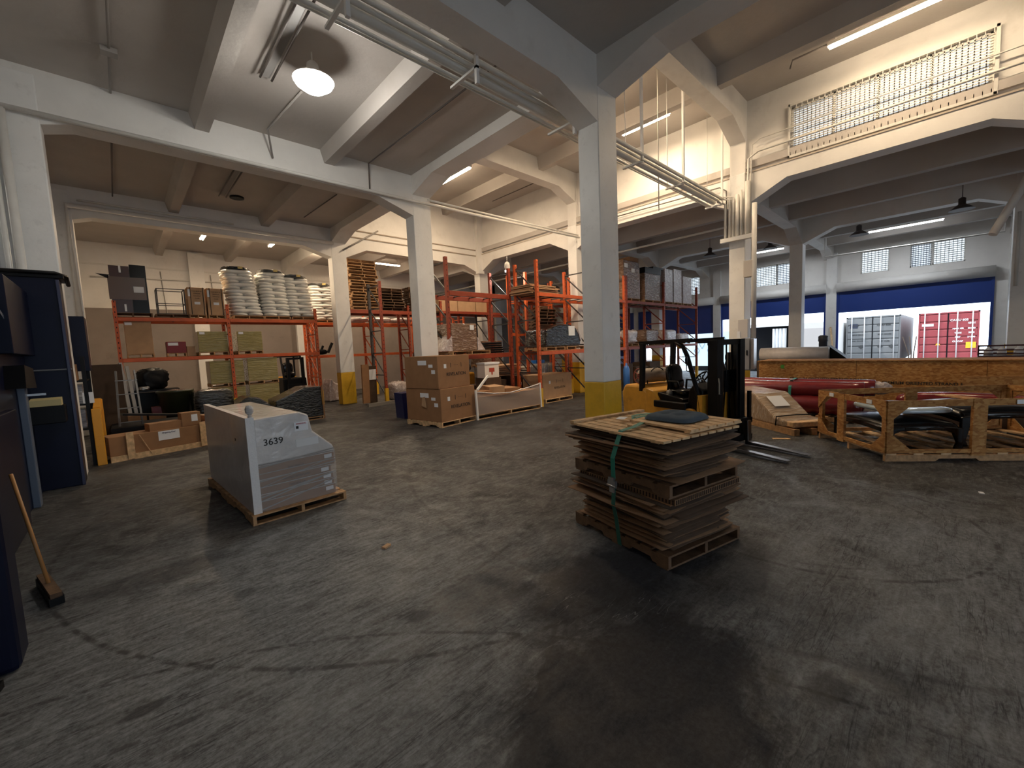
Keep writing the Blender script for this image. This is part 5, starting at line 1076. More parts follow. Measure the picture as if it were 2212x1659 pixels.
# ================================================================ OSB CRATE with black moulded tops
CN = Vector((8.50, 0.66, 0)); CR = math.atan2(1.08, 1.30)     # local x from near corner to left corner
def crw(x, y, z): c, s = math.cos(CR), math.sin(CR); return (CN.x + x*c - y*s, CN.y + x*s + y*c, z)
CT = tag(empty('open_crate', CN, CR), 'open pale strand-board crate holding black moulded shells at the right', 'crate')
LX, LY, H0, H1 = 1.70, -3.2, 0.13, 0.95
def gusset(mb, p, dx, dz, ax_):
    # triangular gusset in the plane of an edge; p is the corner
    if ax_ == 'x': mb.prism([(p[0], p[2]), (p[0]+dx, p[2]), (p[0], p[2]+dz)], p[1]-0.008, p[1]+0.008, 'XZ')
    else: mb.prism([(p[1], p[2]), (p[1]+dx, p[2]), (p[1], p[2]+dz)], p[0]-0.008, p[0]+0.008, 'YZ')
for (x, y) in ((0, 0), (LX, 0), (0, LY), (LX, LY)):
    sx = 1 if x == 0 else -1; sy = -1 if y == 0 else 1
    p = MB(); p.b2((x, y, H0), (x+sx*0.10, y+sy*0.015, H1)).b2((x, y, H0), (x+sx*0.015, y+sy*0.10, H1)); p.build('corner_post', OSB, CT)
    for z0, dz_ in ((H1, -1), (H0, 1)):
        g = MB(); gusset(g, (x, y-sy*0.01, z0), sx*0.36, dz_*0.34, 'x'); g.build('corner_gusset', OSB, CT)
        g = MB(); gusset(g, (x-sx*0.01, y, z0), sy*0.40, dz_*0.36, 'y'); g.build('corner_gusset', OSB, CT)
for y in (0, LY): MB().b2((0, y-0.015, H1-0.10), (LX, y+0.015, H1)).build('top_rail', OSB, CT); MB().b2((0, y-0.015, H0), (LX, y+0.015, H0+0.06)).build('bottom_rail', OSB, CT)
for x in (0, LX): MB().b2((x-0.015, LY, H1-0.10), (x+0.015, 0, H1)).build('top_rail', OSB, CT); MB().b2((x-0.015, LY, H0), (x+0.015, 0, H0+0.06)).build('bottom_rail', OSB, CT)
MB().b2((0.95, -0.02, H0-0.04), (1.13, 0.02, H1)).build('mid_post', OSB, CT)
for yy in (-1.25, -2.6): MB().b2((-0.025, yy-0.10, H0-0.04), (0.02, yy+0.09, H1)).build('mid_post', OSB, CT)
MB().b2((LX-0.02, -1.7, H0-0.04), (LX+0.02, -1.5, H1)).build('mid_post', OSB, CT)
MB().b2((-0.03, -1.28, H1), (0.5, -1.05, H1+0.012)).build('top_board', OSB, CT)
for x, y, w_ in ((-0.02, -1.80, 0.16), (-0.02, -2.05, 0.16), (-0.02, -2.4, 0.2)): MB().b2((x-0.012, y-w_/2, H1-0.085), (x-0.005, y+w_/2, H1-0.02)).build('paper_label', PAPER, CT)
for x in (0.35, 1.3): MB().b2((x-0.06, 0.016, H1-0.085), (x+0.06, 0.024, H1-0.02)).build('paper_label', PAPER, CT)
dk = MB()
for k in range(9): yy = LY + 0.08 + (abs(LY)-0.16)*k/8; dk.b2((0, yy-0.07, 0.10), (LX, yy+0.07, 0.125))
dk.build('crate_deck', PALLETL, CT)
for x in (0.03, LX/2, LX-0.03):
    s_ = MB()
    s_.prism([(LY, 0), (LY+0.5, 0), (LY+0.55, 0.05), (LY+0.95, 0.05), (LY+1.0, 0), (-1.3, 0), (-1.25, 0.04), (-0.75, 0.04), (-0.7, 0), (0, 0), (0, 0.10), (LY, 0.10)], x-0.025, x+0.025, 'YZ'); s_.build('crate_skid', PALLETW, CT)
# moulded shells
def shell(name, ox, oy, w_, l_, h_, label, drop=0.9):
    t = tag(empty(name, crw(ox, oy, 0.128), CR), label, 'moulded shell', 'black moulded shells in the crate')
    def fn(u, v):
        x = (u-0.5)*2; y = (v-0.5)*2; e = max(abs(x), abs(y))
        z = h_*(1-0.10*(x*x+y*y)) if e < 0.86 else h_*(1-0.10*(x*x+y*y))-h_*0.22*((e-0.86)/0.14)**1.6
        k = 1-0.06*(abs(x*y)**3); return (x*w_/2*k, y*l_/2*k, z)
    MB().grid(30, 30, fn).build('shell_roof', BLKGLOSS, t, solid=0.02)
    for sx in (-1, 1):
        for sy in (-1, 1):
            MB().prism([(sy*(l_/2-0.02), 0.0), (sy*(l_/2-0.02), h_*0.72), (sy*(l_/2-0.42), h_*0.80), (sy*(l_/2-0.16), h_*0.55), (sy*(l_/2-0.10), 0.10), (sy*(l_/2-0.14), 0.0)], sx*(w_/2-0.06), sx*(w_/2-0.01), 'YZ').build('shell_leg', BLKGLOSS, t, bevel=0.015)
    MB().tube([(-w_/2+0.03, -l_/2+0.3, h_*0.72), (-w_/2+0.03, l_/2-0.3, h_*0.72)], 0.03, 8).tube([(w_/2-0.03, -l_/2+0.3, h_*0.72), (w_/2-0.03, l_/2-0.3, h_*0.72)], 0.03, 8).build('shell_rim', BLKGLOSS, t)
    return t
shell('moulded_shell', 0.86, -0.70, 1.30, 1.15, 0.46, 'low glossy black moulded shell with arched sides, near the crate corner')
shell('moulded_shell', 0.98, -2.02, 1.25, 1.40, 0.66, 'tall glossy black moulded shell behind the middle post of the crate')
tag(MB().blob((0, 0, 0), (1.15, 1.0, 0.10), 0, 3, 0, 4).build('clear_cover', mat('pale_blue_film', (0.45, 0.55, 0.62), 0.08, coat=1.0), None, crw(0.86, -0.80, 0.72), CR), 'pale glassy panel resting on the low black shell in the crate', 'panel')
tag(MB().b2((0, 0, 0), (1.0, 0.05, 0.05)).build('wooden_prop', PALLETL, None, crw(1.2, -1.5, 0.2), CR-0.9), 'pale wooden batten leaning inside the crate', 'batten')

# long strand-board crate behind
LB_ = tag(empty('long_crate', (15.5, -0.6, 0)), 'very long closed strand-board crate across the right side with stamped print', 'crate')
MB().b2((0, -5.0, 0.02), (1.15, 5.03, 1.21)).build('crate_body', OSB, LB_); MB().b2((-0.04, -5.02, 1.21), (1.18, 5.05, 1.235)).build('crate_lid', OSB, LB_)
for y in (-2.5, 0.0, 2.5): MB().b2((-0.004, y-0.005, 0.02), (0.0, y+0.005, 1.21)).build('board_joint', mat('joint_dark', (0.15, 0.07, 0.02), 0.8), LB_)
for y, z_ in ((3.2, 0.66), (1.0, 0.60), (-1.2, 0.60), (-3.4, 0.55)): text('stamped_print', 'PREMIUM ORIENTED STRAND BOARD', 0.11, INK, LB_, (-0.006, y, z_), (PI/2, 0, -PI/2), bold=0.002)
text('green_stamp', '(((', 0.10, mat('stamp_green', (0.08, 0.35, 0.05), 0.6), LB_, (-0.006, 4.35, 1.05), (PI/2, 0, -PI/2), bold=0.01)
tag(MB().prism([(-3.6, 0), (-0.3, 0), (-0.15, 0.98), (-3.6, 1.05)], 13.3, 13.36, 'YZ').build('strand_sheet', OSB), 'strand-board sheet standing in front of the long crate at the right edge', 'board')
# maroon rolls
def roll(x, y0, y1, z, r_, label, first_=False, rx=0):
    t = tag(empty('plastic_roll', (x, (y0+y1)/2, z)), label, 'roll', 'maroon wrapped rolls'); L_ = (y1-y0)/2
    pr = [(0.0, -L_)]; n = 16; rr = random.Random(int(x*100+z*10))
    for k in range(n+1): pr.append((r_*(0.96+0.05*rr.random()), -L_+0.03+(2*L_-0.06)*k/n))
    pr.append((0.0, L_)); MB().lathe(pr, (0, 0, 0), 22, 'Y').build('roll_body', MAROON, t)
    return t
pallet((12.25, 2.75, 0), 0, 1.15, 2.4, 'wooden skid under the maroon rolls', m=PALLETW, h=0.13)
roll(11.98, 1.35, 4.05, 0.36, 0.235, 'maroon wrapped roll, lower near one'); roll(12.48, 1.35, 4.05, 0.36, 0.235, 'maroon wrapped roll, lower far one')
t = roll(12.02, 1.30, 4.15, 0.73, 0.18, 'maroon wrapped roll, upper near one with papers at its left end'); MB().box((-0.05, 1.25, 0.19), (0.3, 0.35, 0.006), 0.1, 0.1).build('paper_label', PAPER, t); MB().box((-0.181, 1.30, 0.02), (0.004, 0.14, 0.12)).build('paper_label', PAPER, t)
t = roll(12.42, 1.15, 4.05, 0.75, 0.19, 'maroon wrapped roll, upper far one with a white plastic tail'); MB().blob((0, -1.50, 0), (0.25, 0.4, 0.28), 0, 3, 0.15, 2.2, 3).build('plastic_tail', WRAPPK, t)
MB().blob((-0.4, 1.52, -0.1), (0.3, 0.3, 0.5), 0, 3, 0.12, 2.4, 4).build('plastic_end', WRAPPK, t)
t = tag(empty('green_strap', (12.2, 2.70, 0)), 'green strap round the stack of maroon rolls', 'strap')
ribbon([(-0.46, 0, 0.10), (-0.465, 0, 0.38), (-0.40, 0, 0.62), (-0.37, 0, 0.78), (-0.20, 0, 0.93), (0.2, 0, 0.95), (0.40, 0, 0.8), (0.50, 0, 0.4)], 0.06, (0, 1, 0), GREEN, 'strap_band', t); MB().blob((-0.22, 0, 0.94), (0.08, 0.08, 0.05), 0, 2, 0, 2.5).build('strap_buckle', STEEL, t)
tag(MB().blob((12.1, -0.2, 0.55), (0.4, 2.0, 0.4), 0, 3, 0.02, 3, 7).build('maroon_bundle', MAROON), 'maroon wrapped bundle seen through the strand-board crate', 'roll')
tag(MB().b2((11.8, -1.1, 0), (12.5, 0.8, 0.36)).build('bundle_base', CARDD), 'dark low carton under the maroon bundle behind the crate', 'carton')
# wedge shaped wrapped bundle
WR = math.atan2(2.15-3.75, 10.1-11.35)
t = tag(empty('wedge_bundle', (10.35, 2.25, 0), WR+PI), 'wedge shaped pale shrink-wrapped bundle tied with a black strap near the forks', 'bundle')
MB().prism([(-0.25, 0.13), (1.9, 0.13), (1.9, 0.78), (0.75, 0.74), (0.10, 0.30), (-0.25, 0.27)], -0.42, 0.42, 'XZ').build('bundle_body', WRAPW if False else wrapmat('tan_wrap', (0.42, 0.30, 0.20), 0.25, streak=(9, 1, 2), hl=(0.80, 0.72, 0.62), amt=0.75), t, bevel=0.04)
MB().b2((-0.42, -0.40, 0.15), (-0.2, 0.40, 0.26)).build('bundle_tip', PALLETL, t, bevel=0.02)
for y in (-0.38, 0, 0.38): MB().b2((-0.5, y-0.06, 0), (1.85, y+0.06, 0.13)).build('wooden_runner', PALLETW, t)
MB().tube([(0.02, -0.44, 0.13), (0.0, -0.44, 0.32), (-0.02, 0, 0.34), (0.0, 0.44, 0.32), (0.02, 0.44, 0.13)], 0.014, 6).build('black_strap', BLACK, t)
MB().box((0.45, 0.05, 0.58), (0.34, 0.36, 0.006), 0, 0, -0.6).build('paper_sheet', PAPER, t)
# beyond the long crate
tag(MB().lathe([(0, -1.05), (0.24, -1.05), (0.25, 0), (0.24, 1.05), (0, 1.05)], (17.9, 4.0, 1.36), 16, 'Y').build('white_roll', mat('roll_white', (0.72, 0.68, 0.66), 0.4, var=0.1)), 'long white wrapped roll lying behind the strand-board crate', 'roll')
tag(MB().b2((17.6, 2.9, 0), (18.2, 5.1, 1.12)).build('roll_stand', CARDD), 'dark crate under the long white roll', 'crate')
t = tag(empty('black_tarp', (18.4, 2.9, 0)), 'black covered load at the right end of the white roll', 'load'); MB().prism([(-0.5, 0), (0.5, 0), (0.5, 1.5), (0.1, 1.62), (-0.5, 1.1)], -0.3, 0.3, 'YZ').build('load_body', BLACK, t)
t = tag(empty('dark_post', (20.0, 3.48, 0)), 'dark squat post with a cap near the dock column', 'post'); MB().lathe([(0, 0), (0.14, 0), (0.14, 1.75), (0.16, 1.77), (0.16, 1.95), (0.10, 2.0), (0, 2.0)], (0, 0, 0), 14).build('post_body', mat('slate', (0.06, 0.065, 0.085), 0.4), t)
tag(MB().bar((26.9, 4.15, 0), (27.3, 4.45, 2.4), 0.08, 0.03).build('wooden_plank', PALLETL), 'wooden plank leaning on the dock door column', 'plank')
t = tag(empty('metal_basket', (18.0, -0.95, 0)), 'dark red metal basket with white bottles at the right end beyond the crate', 'basket')
bm_ = MB()
for z_ in (1.28, 1.38, 1.5):
    bm_.b2((-0.3, -0.6, z_-0.015), (-0.28, 0.45, z_+0.015)); bm_.b2((0.28, -0.6, z_-0.015), (0.3, 0.45, z_+0.015))
for y in (-0.6, 0.43):
    bm_.b2((-0.3, y, 1.2), (-0.28, y+0.02, 1.5)); bm_.b2((0.28, y, 1.2), (0.3, y+0.02, 1.5))
bm_.b2((-0.3, -0.6, 1.15), (0.3, 0.45, 1.22)); bm_.build('basket_frame', mat('basket_red', (0.05, 0.012, 0.015), 0.5), t); MB().b2((-0.3, -0.6, 0), (0.3, 0.45, 1.15)).build('basket_stand', CARDD, t)
for k, y in enumerate((-1.25, -0.95, -0.7)): tag(MB().lathe([(0, 0), (0.09, 0), (0.09, 0.16), (0.03, 0.22), (0.03, 0.26), (0, 0.26)], (18.0, y, 1.22), 12).build('white_bottle', PAPER), 'white bottle in the metal basket, %s' % ('rightmost', 'middle', 'leftmost')[k], 'bottle', 'bottles in the metal basket')

# ================================================================ LEFT MACHINE
M_ = tag(empty('baling_machine', (-0.9, 7.0, 0)), 'tall dark navy baling machine along the left wall', 'machine')
def mb2(n, a, b, m, par=None, bev=0.01): return MB().b2((a[0]+0.9, a[1]-7.0, a[2]), (b[0]+0.9, b[1]-7.0, b[2])).build(n, m, par or M_, bevel=bev)
mb2('end_cabinet', (-1.28, 10.05, 0), (-0.62, 10.55, 3.46), NAVY)
mb2('cabinet_rim', (-1.28, 10.02, 3.44), (-0.56, 10.6, 3.50), BLACK)
MB().tube([(-0.4, 3.0, 3.52), (0.25, 3.0, 3.52), (0.36, 3.2, 3.50), (0.36, 3.5, 3.40)], 0.03, 8).build('rim_hose', BLACK, M_)
mb2('cabinet_edge', (-0.66, 10.02, 0), (-0.615, 10.06, 3.42), mat('navy_edge', (0.03, 0.035, 0.08), 0.35))
mb2('cabinet_seam', (-1.25, 10.03, 1.95), (-0.60, 10.05, 1.975), GREYPAINT)
tr = mb2('folder_tray', (-1.10, 9.72, 1.12), (-0.72, 10.05, 1.40), BLACK); MB().box((-0.02, 2.86, 1.45), (0.34, 0.25, 0.12), 0, 0.1).build('manila_folders', mat('manila', (0.62, 0.52, 0.26), 0.7), tr)
mb2('side_wall', (-1.28, 4.0, 0), (-1.10, 10.0, 2.9), NAVY)
mb2('upper_hood', (-1.28, 8.2, 2.2), (-0.98, 10.0, 3.2), NAVY)
mb2('near_panel', (-1.28, 4.18, 0), (-0.66, 4.50, 1.55), NAVY, bev=0.04)
mb2('near_block', (-1.28, 3.7, 1.55), (-0.80, 4.6, 2.5), BLACK)
mb2('mid_panel', (-1.28, 6.4, 0), (-1.02, 8.1, 1.5), NAVY)
mb2('mid_recess', (-1.28, 5.0, 0.5), (-1.06, 6.3, 2.4), BLACK)
mb2('support_post', (-1.10, 8.95, 0), (-1.02, 9.15, 1.95), mat('grey_blue', (0.10, 0.13, 0.19), 0.4))
MB().bar((-0.15, 0.4, 2.9), (-0.14, 1.9, 2.45), 0.05, 0.05).build('brace', mat('grey_blue', (0.1, 0.13, 0.19), 0.4), M_); MB().bar((-0.15, 0.3, 2.9), (-0.14, 0.4, 1.9), 0.05, 0.05).build('brace', BLACK, M_)
MB().prism([(1.2, 1.75), (2.1, 1.72), (2.0, 2.0), (1.3, 2.05)], -0.25, -0.02, 'YZ').build('feed_chute', BLACK, M_)
MB().bar((-0.16, 2.1, 1.62), (0.06, 2.1, 1.62), 0.02, 0.03).build('handle_bar', STEEL, M_)
MB().tube([(0.10, -2.6, 1.95), (0.13, -2.55, 1.80), (0.12, -2.55, 1.45), (0.16, -2.5, 1.40)], 0.016, 8).build('chrome_handle', STEEL, M_)
MB().blob((-0.12, 0.5, 2.55), (0.04, 0.05, 0.06), 0, 2, 0, 2).build('indicator', STEEL, M_)
# broom
t = tag(empty('push_broom', (-0.64, 5.42, 0)), 'push broom with a wooden handle standing against the navy machine', 'broom')
MB().box((0, 0, 0.085), (0.07, 0.62, 0.04), 0.42-PI/2+PI/2-0.20).build('broom_head', PALLETD, t); MB().box((0, 0, 0.035), (0.09, 0.62, 0.075), 0.22).build('bristles', BLACK, t)
MB().tube([(0, 0, 0.10), (-0.18, 0.42, 1.05)], 0.014, 8).build('broom_handle', mat('handle_wood', (0.40, 0.19, 0.06), 0.5), t)
# cupboard corner at the bottom left
tag(MB().prism([(-1.28, 3.2), (-0.88, 3.2), (-0.72, 4.05), (-1.28, 4.05)], 0, 0.05, 'XY').build('dark_plinth', BLACK), 'black low plinth at the bottom left edge', 'plinth')
# behind the machine: shelf with wrapped parcels, yellow guard, ladder, planks
t = tag(empty('storage_shelf', (-0.85, 12.4, 0)), 'dark shelf with parcels behind the navy machine', 'shelf')
for z_ in (0.75, 1.25, 1.72): MB().b2((-0.42, -0.5, z_-0.03), (0.30, 0.9, z_)).build('shelf_board', BLACK, t)
for y in (-0.5, 0.9): MB().b2((0.26, y-0.03, 0), (0.32, y+0.03, 2.2)).build('shelf_post', BLACK, t)
MB().b2((-0.42, 0.2, 1.9), (0.36, 1.0, 3.05)).build('shelf_cabinet', NAVY, t)
SHW = wrapmat('silver_wrap', (0.35, 0.38, 0.45), 0.2, hl=(0.8, 0.82, 0.9), amt=0.8)
for k, (z_, y) in enumerate(((1.25, -0.1), (0.75, -0.05))): tag(MB().b2((-1.1, 12.4+y-0.2, z_), (-0.62, 12.4+y+0.35, z_+0.38)).build('wrapped_parcel', SHW), 'pale silver wrapped parcel on the dark shelf, %s' % ('upper', 'lower')[k], 'parcel', 'parcels on the dark shelf')
tag(MB().b2((-1.05, 12.1, 1.72), (-0.68, 12.7, 2.05)).build('brown_parcel', CARD), 'brown parcel on top of the dark shelf behind the machine', 'parcel')
tag(MB().box((0, 0, 0), (0.16, 0.01, 0.22)).build('paper_notice', PAPER, None, (-0.54, 11.88, 1.37), 0), 'white paper notice on the dark shelf post', 'paper')
t = tag(empty('yellow_guard', (-0.46, 11.72, 0)), 'orange yellow steel guard standing beside the navy machine', 'guard')
GY = mat('guard_yellow', (0.72, 0.32, 0.015), 0.45, dirt=(0.2, 0.1, 0.02), dscale=6)
MB().b2((-0.06, -0.05, 0), (0.08, 0.05, 1.15)).build('guard_post', GY, t, bevel=0.01); MB().b2((-0.05, 0.9, 0), (0.09, 1.0, 1.28)).build('guard_post', GY, t, bevel=0.01)
MB().bar((0.02, 0.0, 1.08), (0.02, 0.95, 1.20), 0.10, 0.2).bar((0.02, 0.1, 0.7), (0.02, 0.9, 0.95), 0.06, 0.06).build('guard_rail', GY, t)
t = tag(empty('ladder', (0.05, 13.3, 0)), 'grey step ladder leaning behind the orange yellow guard', 'ladder')
for x in (-0.22, 0.22): MB().bar((x, 0, 0), (x*0.75, 0.5, 1.85), 0.035, 0.07).build('ladder_rail', mat('dull_aluminium', (0.22, 0.21, 0.20), 0.4, 0.3), t)
for k in range(5): MB().bar((-0.2, 0.08*k+0.08, 0.3+0.33*k), (0.2, 0.08*k+0.08, 0.3+0.33*k), 0.06, 0.02).build('ladder_step', mat('dull_aluminium', (0.22, 0.21, 0.20), 0.4, 0.3), t)
tag(MB().b2((-0.55, 14.2, 0), (0.0, 14.8, 2.02)).build('tall_carton', CARDD), 'tall dark brown carton by the left pilaster behind the ladder', 'carton')
for k, x in enumerate((0.10, 0.22)): tag(MB().bar((x, 15.0, 0), (x-0.12, 15.6, 2.05-0.1*k), 0.07, 0.07).build('metal_post', mat('dull_white', (0.35, 0.33, 0.31), 0.5)), 'pale metal post leaning at the left rack upright, %s of two' % ('left', 'right')[k], 'post', 'leaning pale posts')
# long crate with carton
IR = math.atan2(12.15-11.75, 1.53+0.3)
t = tag(empty('long_carton_crate', (-0.33, 11.75, 0), IR), 'long brown carton on pale wooden skids with vertical battens at the left', 'carton')
MB().b2((0, 0, 0.12), (3.1, 0.55, 0.52)).build('carton_body', CARD, t, bevel=0.01)
MB().b2((0, -0.03, 0), (3.1, 0.03, 0.12)).build('wooden_skid', PALLETL, t); MB().b2((0, 0.5, 0), (3.1, 0.56, 0.12)).build('wooden_skid', PALLETL, t)
for x in (0.32, 1.62): MB().b2((x-0.06, -0.06, 0.02), (x+0.06, -0.025, 0.58)).build('batten', PALLETL, t)
MB().b2((0.80, -0.008, 0.30), (1.18, -0.002, 0.50)).build('shipping_label', PAPER, t); text('label_print', 'Shipping Doc', 0.045, mat('label_blue', (0.03, 0.04, 0.12), 0.6), t, (0.99, -0.012, 0.46), (PI/2, 0, 0))
text('carton_name', 'inp', 0.20, INK, t, (2.02, -0.006, 0.36), (PI/2, 0, 0), bold=0.006)
MB().bar((0.48, -0.035, 0.50), (0.66, -0.035, 0.05), 0.012, 0.01).build('loose_string', PALLETL, t)
for k, (x, y, z_, d, r_) in enumerate([(0.70, 12.20, 0.60, (0.85, 0.3, 0.16), 0.25), (1.05, 12.25, 0.68, (0.36, 0.3, 0.30), 0.15), (1.55, 12.45, 0.64, (0.55, 0.35, 0.14), 0.3)]):
    o = tag(MB().box((0, 0, 0), d).build('carton', (CARD, CARD, CARDL)[k], None, (x, y, z_), r_), 'brown carton lying on the long skid carton, %s' % ('open left one', 'middle one with a label', 'right flat one')[k], 'carton', 'cartons on the long skid carton')
    if k == 1: MB().b2((0.0, -0.156, -0.06), (0.12, -0.152, 0.10)).build('paper_label', PAPER, o)
tag(MB().bar((-0.1, 13.2, 0.85), (1.4, 13.4, 0.62), 0.3, 0.04).build('dark_sheet', BLACK), 'dark flat sheet propped behind the long skid carton', 'panel')
tag(MB().b2((-0.3, 13.0, 0), (1.5, 14.2, 0.55)).build('dark_crate', BLACK), 'black low crate behind the long skid carton', 'crate')
# small litter
tag(MB().box((0, 0, 0.01), (0.09, 0.05, 0.02)).build('cardboard_scrap', CARDL, None, (1.83, 3.96, 0), 0.4), 'small cardboard scrap alone on the open floor', 'scrap')
tag(MB().box((0, 0, 0.006), (0.07, 0.04, 0.012)).build('paper_scrap', PAPER, None, (7.47, -0.3, 0), 0.2), 'tiny white scrap on the floor at the right', 'scrap')
tag(MB().box((0, 0, 0.006), (0.3, 0.08, 0.012)).build('wood_strip', PALLETL, None, (9.3, 2.25, 0), -1.0), 'pale wood strip on the floor by the fork tips', 'strip')

# ================================================================ OUTSIDE THE DOCK
def container(x, y0, y1, z0, z1, m, label, bars=True, dark=False):
    t = tag(empty('shipping_container', (x, (y0+y1)/2, z0)), label, 'container'); W_ = (y1-y0)/2; H_ = z1-z0
    b = MB()
    b.b2((0.05, -W_, 0), (12.0, W_, H_)); b.build('container_body', m, t)
    for s in (-1, 1):
        d = MB(); n = 6
        for k in range(n):
            za = 0.08+(H_-0.16)*k/n; d.prism([(-0.0, za), (-0.035, za+0.05), (-0.035, za+(H_-0.16)/n-0.08), (0.0, za+(H_-0.16)/n-0.03), (0.06, za+(H_-0.16)/n-0.03), (0.06, za)], s*0.03, s*(W_-0.08), 'XZ')
        d.build('door_leaf', m, t)
        for q in (0.30, 0.78) if bars else ():
            MB().tube([(-0.06, s*W_*q, 0.02), (-0.06, s*W_*q, H_-0.02)], 0.028, 8).build('locking_bar', mat('bar_grey', (0.6, 0.58, 0.58), 0.4), t)
    f = MB(); f.b2((-0.04, -W_, H_-0.08), (0.06, W_, H_)); f.b2((-0.04, -W_, 0), (0.06, W_, 0.08)); f.b2((-0.04, -W_, 0), (0.06, -W_+0.07, H_)); f.b2((-0.04, W_-0.07, 0), (0.06, W_, H_)); f.build('door_frame', m, t)
    for xx in (0.6, 2.0, 10.5): MB().b2((xx, -W_+0.1, -1.2-z0), (xx+0.9, W_-0.1, -0.3)).build('chassis_wheels', RUBBER, t)
    MB().b2((0.1, -0.5, -0.35), (12.0, 0.5, 0.0)).build('chassis', BLACK, t)
    f = MB(); f.b2((-0.045, -0.02, 0.05), (0.0, 0.02, H_-0.05)); f.build('door_gap', BLACK, t)
    return t
GC = mat('container_grey', (0.16, 0.16, 0.16), 0.6, dirt=(0.35, 0.33, 0.30), dscale=3, damt=0.4); RC = mat('container_red', (0.30, 0.045, 0.05), 0.55, dirt=(0.15, 0.03, 0.03), dscale=4)
WM = mat('mark_white', (0.8, 0.8, 0.8), 0.5)
t = container(36.0, 2.30, 5.00, 0.15, 3.10, GC, 'grey shipping container seen through the right dock door', bars=True)
for y, z_, s_, tx in ((0.9, 2.35, 0.16, 'CSLU'), (-0.55, 2.35, 0.16, 'CSLU 608'), (0.7, 1.75, 0.12, 'MAX GROSS'), (-0.6, 1.75, 0.12, 'MAX GROSS'), (0.7, 1.35, 0.10, 'TARE  PAYLOAD'), (-0.6, 1.3, 0.10, 'NET  CUBE')): text('container_print', tx, s_, INK if s_ > 0.14 else mat('faded_print', (0.05, 0.05, 0.05), 0.7), t, (-0.05, y, z_), (PI/2, 0, -PI/2), bold=0.004)
MB().b2((-0.05, 0.75, 2.2), (-0.045, 1.15, 2.5)).build('container_emblem', mat('emblem_navy', (0.02, 0.025, 0.05), 0.5), t)
for y in (0.55, -0.4, -0.95): MB().box((-0.05, y, 0.95), (0.006, 0.2, 0.2), 0, PI/4).build('diamond_placard', mat('faded_print', (0.05, 0.05, 0.05), 0.7), t)
t = container(36.0, -1.02, 1.50, 0.15, 3.05, RC, 'dark red shipping container with white bars seen through the right dock door')
for y, z_, s_, tx in ((-0.45, 2.4, 0.16, 'CAXU 605'), (-0.95, 2.2, 0.14, '45G1'), (-0.42, 1.9, 0.12, 'MAX GR'), (-0.95, 1.9, 0.12, '30480'), (-0.42, 1.65, 0.12, 'TARE'), (-0.95, 1.65, 0.12, '3890'), (-0.42, 1.4, 0.12, 'NET'), (-0.95, 1.4, 0.12, '26590'), (-0.42, 1.15, 0.12, 'CU CAP')): text('container_print', tx, s_, WM, t, (-0.09, y, z_), (PI/2, 0, -PI/2), bold=0.005)
MB().b2((-0.06, 0.60, 2.1), (-0.05, 1.1, 2.25)).build('white_plate', WM, t); MB().b2((-0.06, -1.15, 0.75), (-0.05, -0.75, 1.1)).build('yellow_placard', mat('placard_yellow', (0.85, 0.45, 0.02), 0.5), t)
MB().prism([(0.28, 0.95), (0.5, 0.95), (0.39, 1.12)], -0.06, -0.05, 'YZ').build('warning_triangle', mat('placard_yellow', (0.85, 0.45, 0.02), 0.5), t)
t = tag(empty('white_trailer', (31.0, 6.1, 0.1)), 'white trailer with roll-up back seen through the middle dock door', 'trailer')
TW = mat('trailer_white', (0.80, 0.76, 0.72), 0.4)
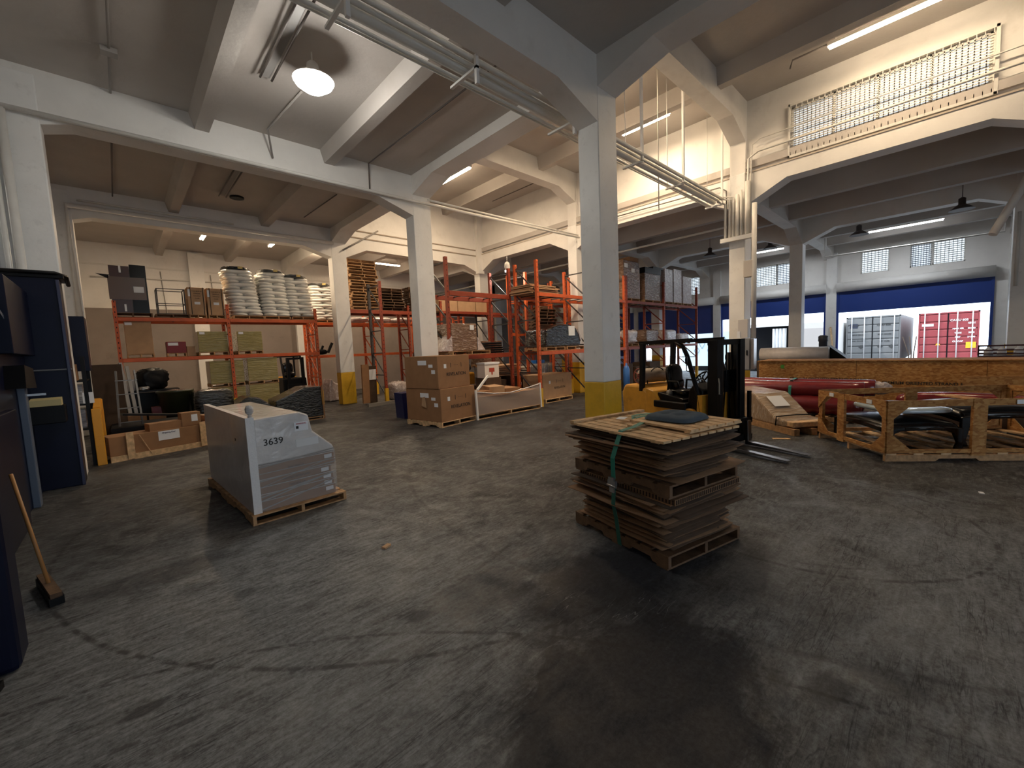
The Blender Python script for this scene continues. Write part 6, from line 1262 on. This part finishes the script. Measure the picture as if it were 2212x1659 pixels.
MB().b2((0, -0.95, 0), (10, 0.95, 2.7)).build('trailer_body', TW, t, bevel=0.02); MB().b2((0.8, -0.8, -1.3), (3.0, 0.8, 0.0)).build('trailer_wheels', RUBBER, t); MB().b2((-0.02, -0.75, 0.25), (0.0, 0.75, 2.35)).build('rear_door', mat('trailer_cream', (0.62, 0.57, 0.53), 0.5), t); MB().b2((-0.03, -0.8, 0.0), (0.0, 0.8, 1.15)).build('rear_bumper', BLACK, t)
t = tag(empty('curtain_trailer', (31.5, 8.6, 0.1)), 'open trailer with pale hanging sheets left of the white trailer', 'trailer')
MB().b2((0.6, -1.2, 0), (10, 1.3, 2.75)).build('trailer_body', BLACK, t); MB().b2((-0.0, -1.25, 2.6), (10, 1.3, 2.8)).build('trailer_roof', TW, t); MB().b2((0.8, -1.1, -1.3), (3.0, 1.1, 0.0)).build('trailer_wheels', RUBBER, t)
MB().grid(24, 3, lambda u, v: (0.1+0.06*math.sin(u*26), -1.15+u*0.8, v*2.45)).build('hanging_sheet', WM, t, solid=0.01)
t = tag(empty('white_trailer', (33.0, 12.8, 0.0)), 'pale blue white trailer seen behind the lift truck guard', 'trailer')
MB().b2((0.8, -2.0, -1.2), (3.0, 2.0, 0.0)).build('trailer_wheels', RUBBER, t); MB().b2((0, -2.2, 0), (10, 2.2, 2.6)).build('trailer_body', mat('pale_blue_paint', (0.60, 0.74, 0.78), 0.5), t, bevel=0.02)
dm = MB()
for y, z_ in ((-1.0, 1.9), (-0.5, 1.9), (0.6, 1.7), (0.0, 1.2), (1.0, 1.2)):
    for a, b in (((-0.2, 0), (0, 0.35)), ((0, 0.35), (0.2, 0)), ((0.2, 0), (0, -0.35)), ((0, -0.35), (-0.2, 0))): dm.bar((-0.02, y+a[0], z_+a[1]), (-0.02, y+b[0], z_+b[1]), 0.02, 0.02)
dm.build('diamond_pattern', mat('line_blue', (0.15, 0.2, 0.28), 0.5), t)
for k in range(3): tag(MB().tube([(34.5+0.2*k, 1.9-0.15*k, -1.2), (34.6, 1.8-0.1*k, 0.6), (34.5, 2.1-0.3*k, 1.7)], 0.03, 5).build('bare_branch', mat('bark', (0.05, 0.03, 0.02), 0.8)), 'bare dark branch between the two containers, %s' % ('left', 'middle', 'right')[k], 'branch', 'branches between the containers')
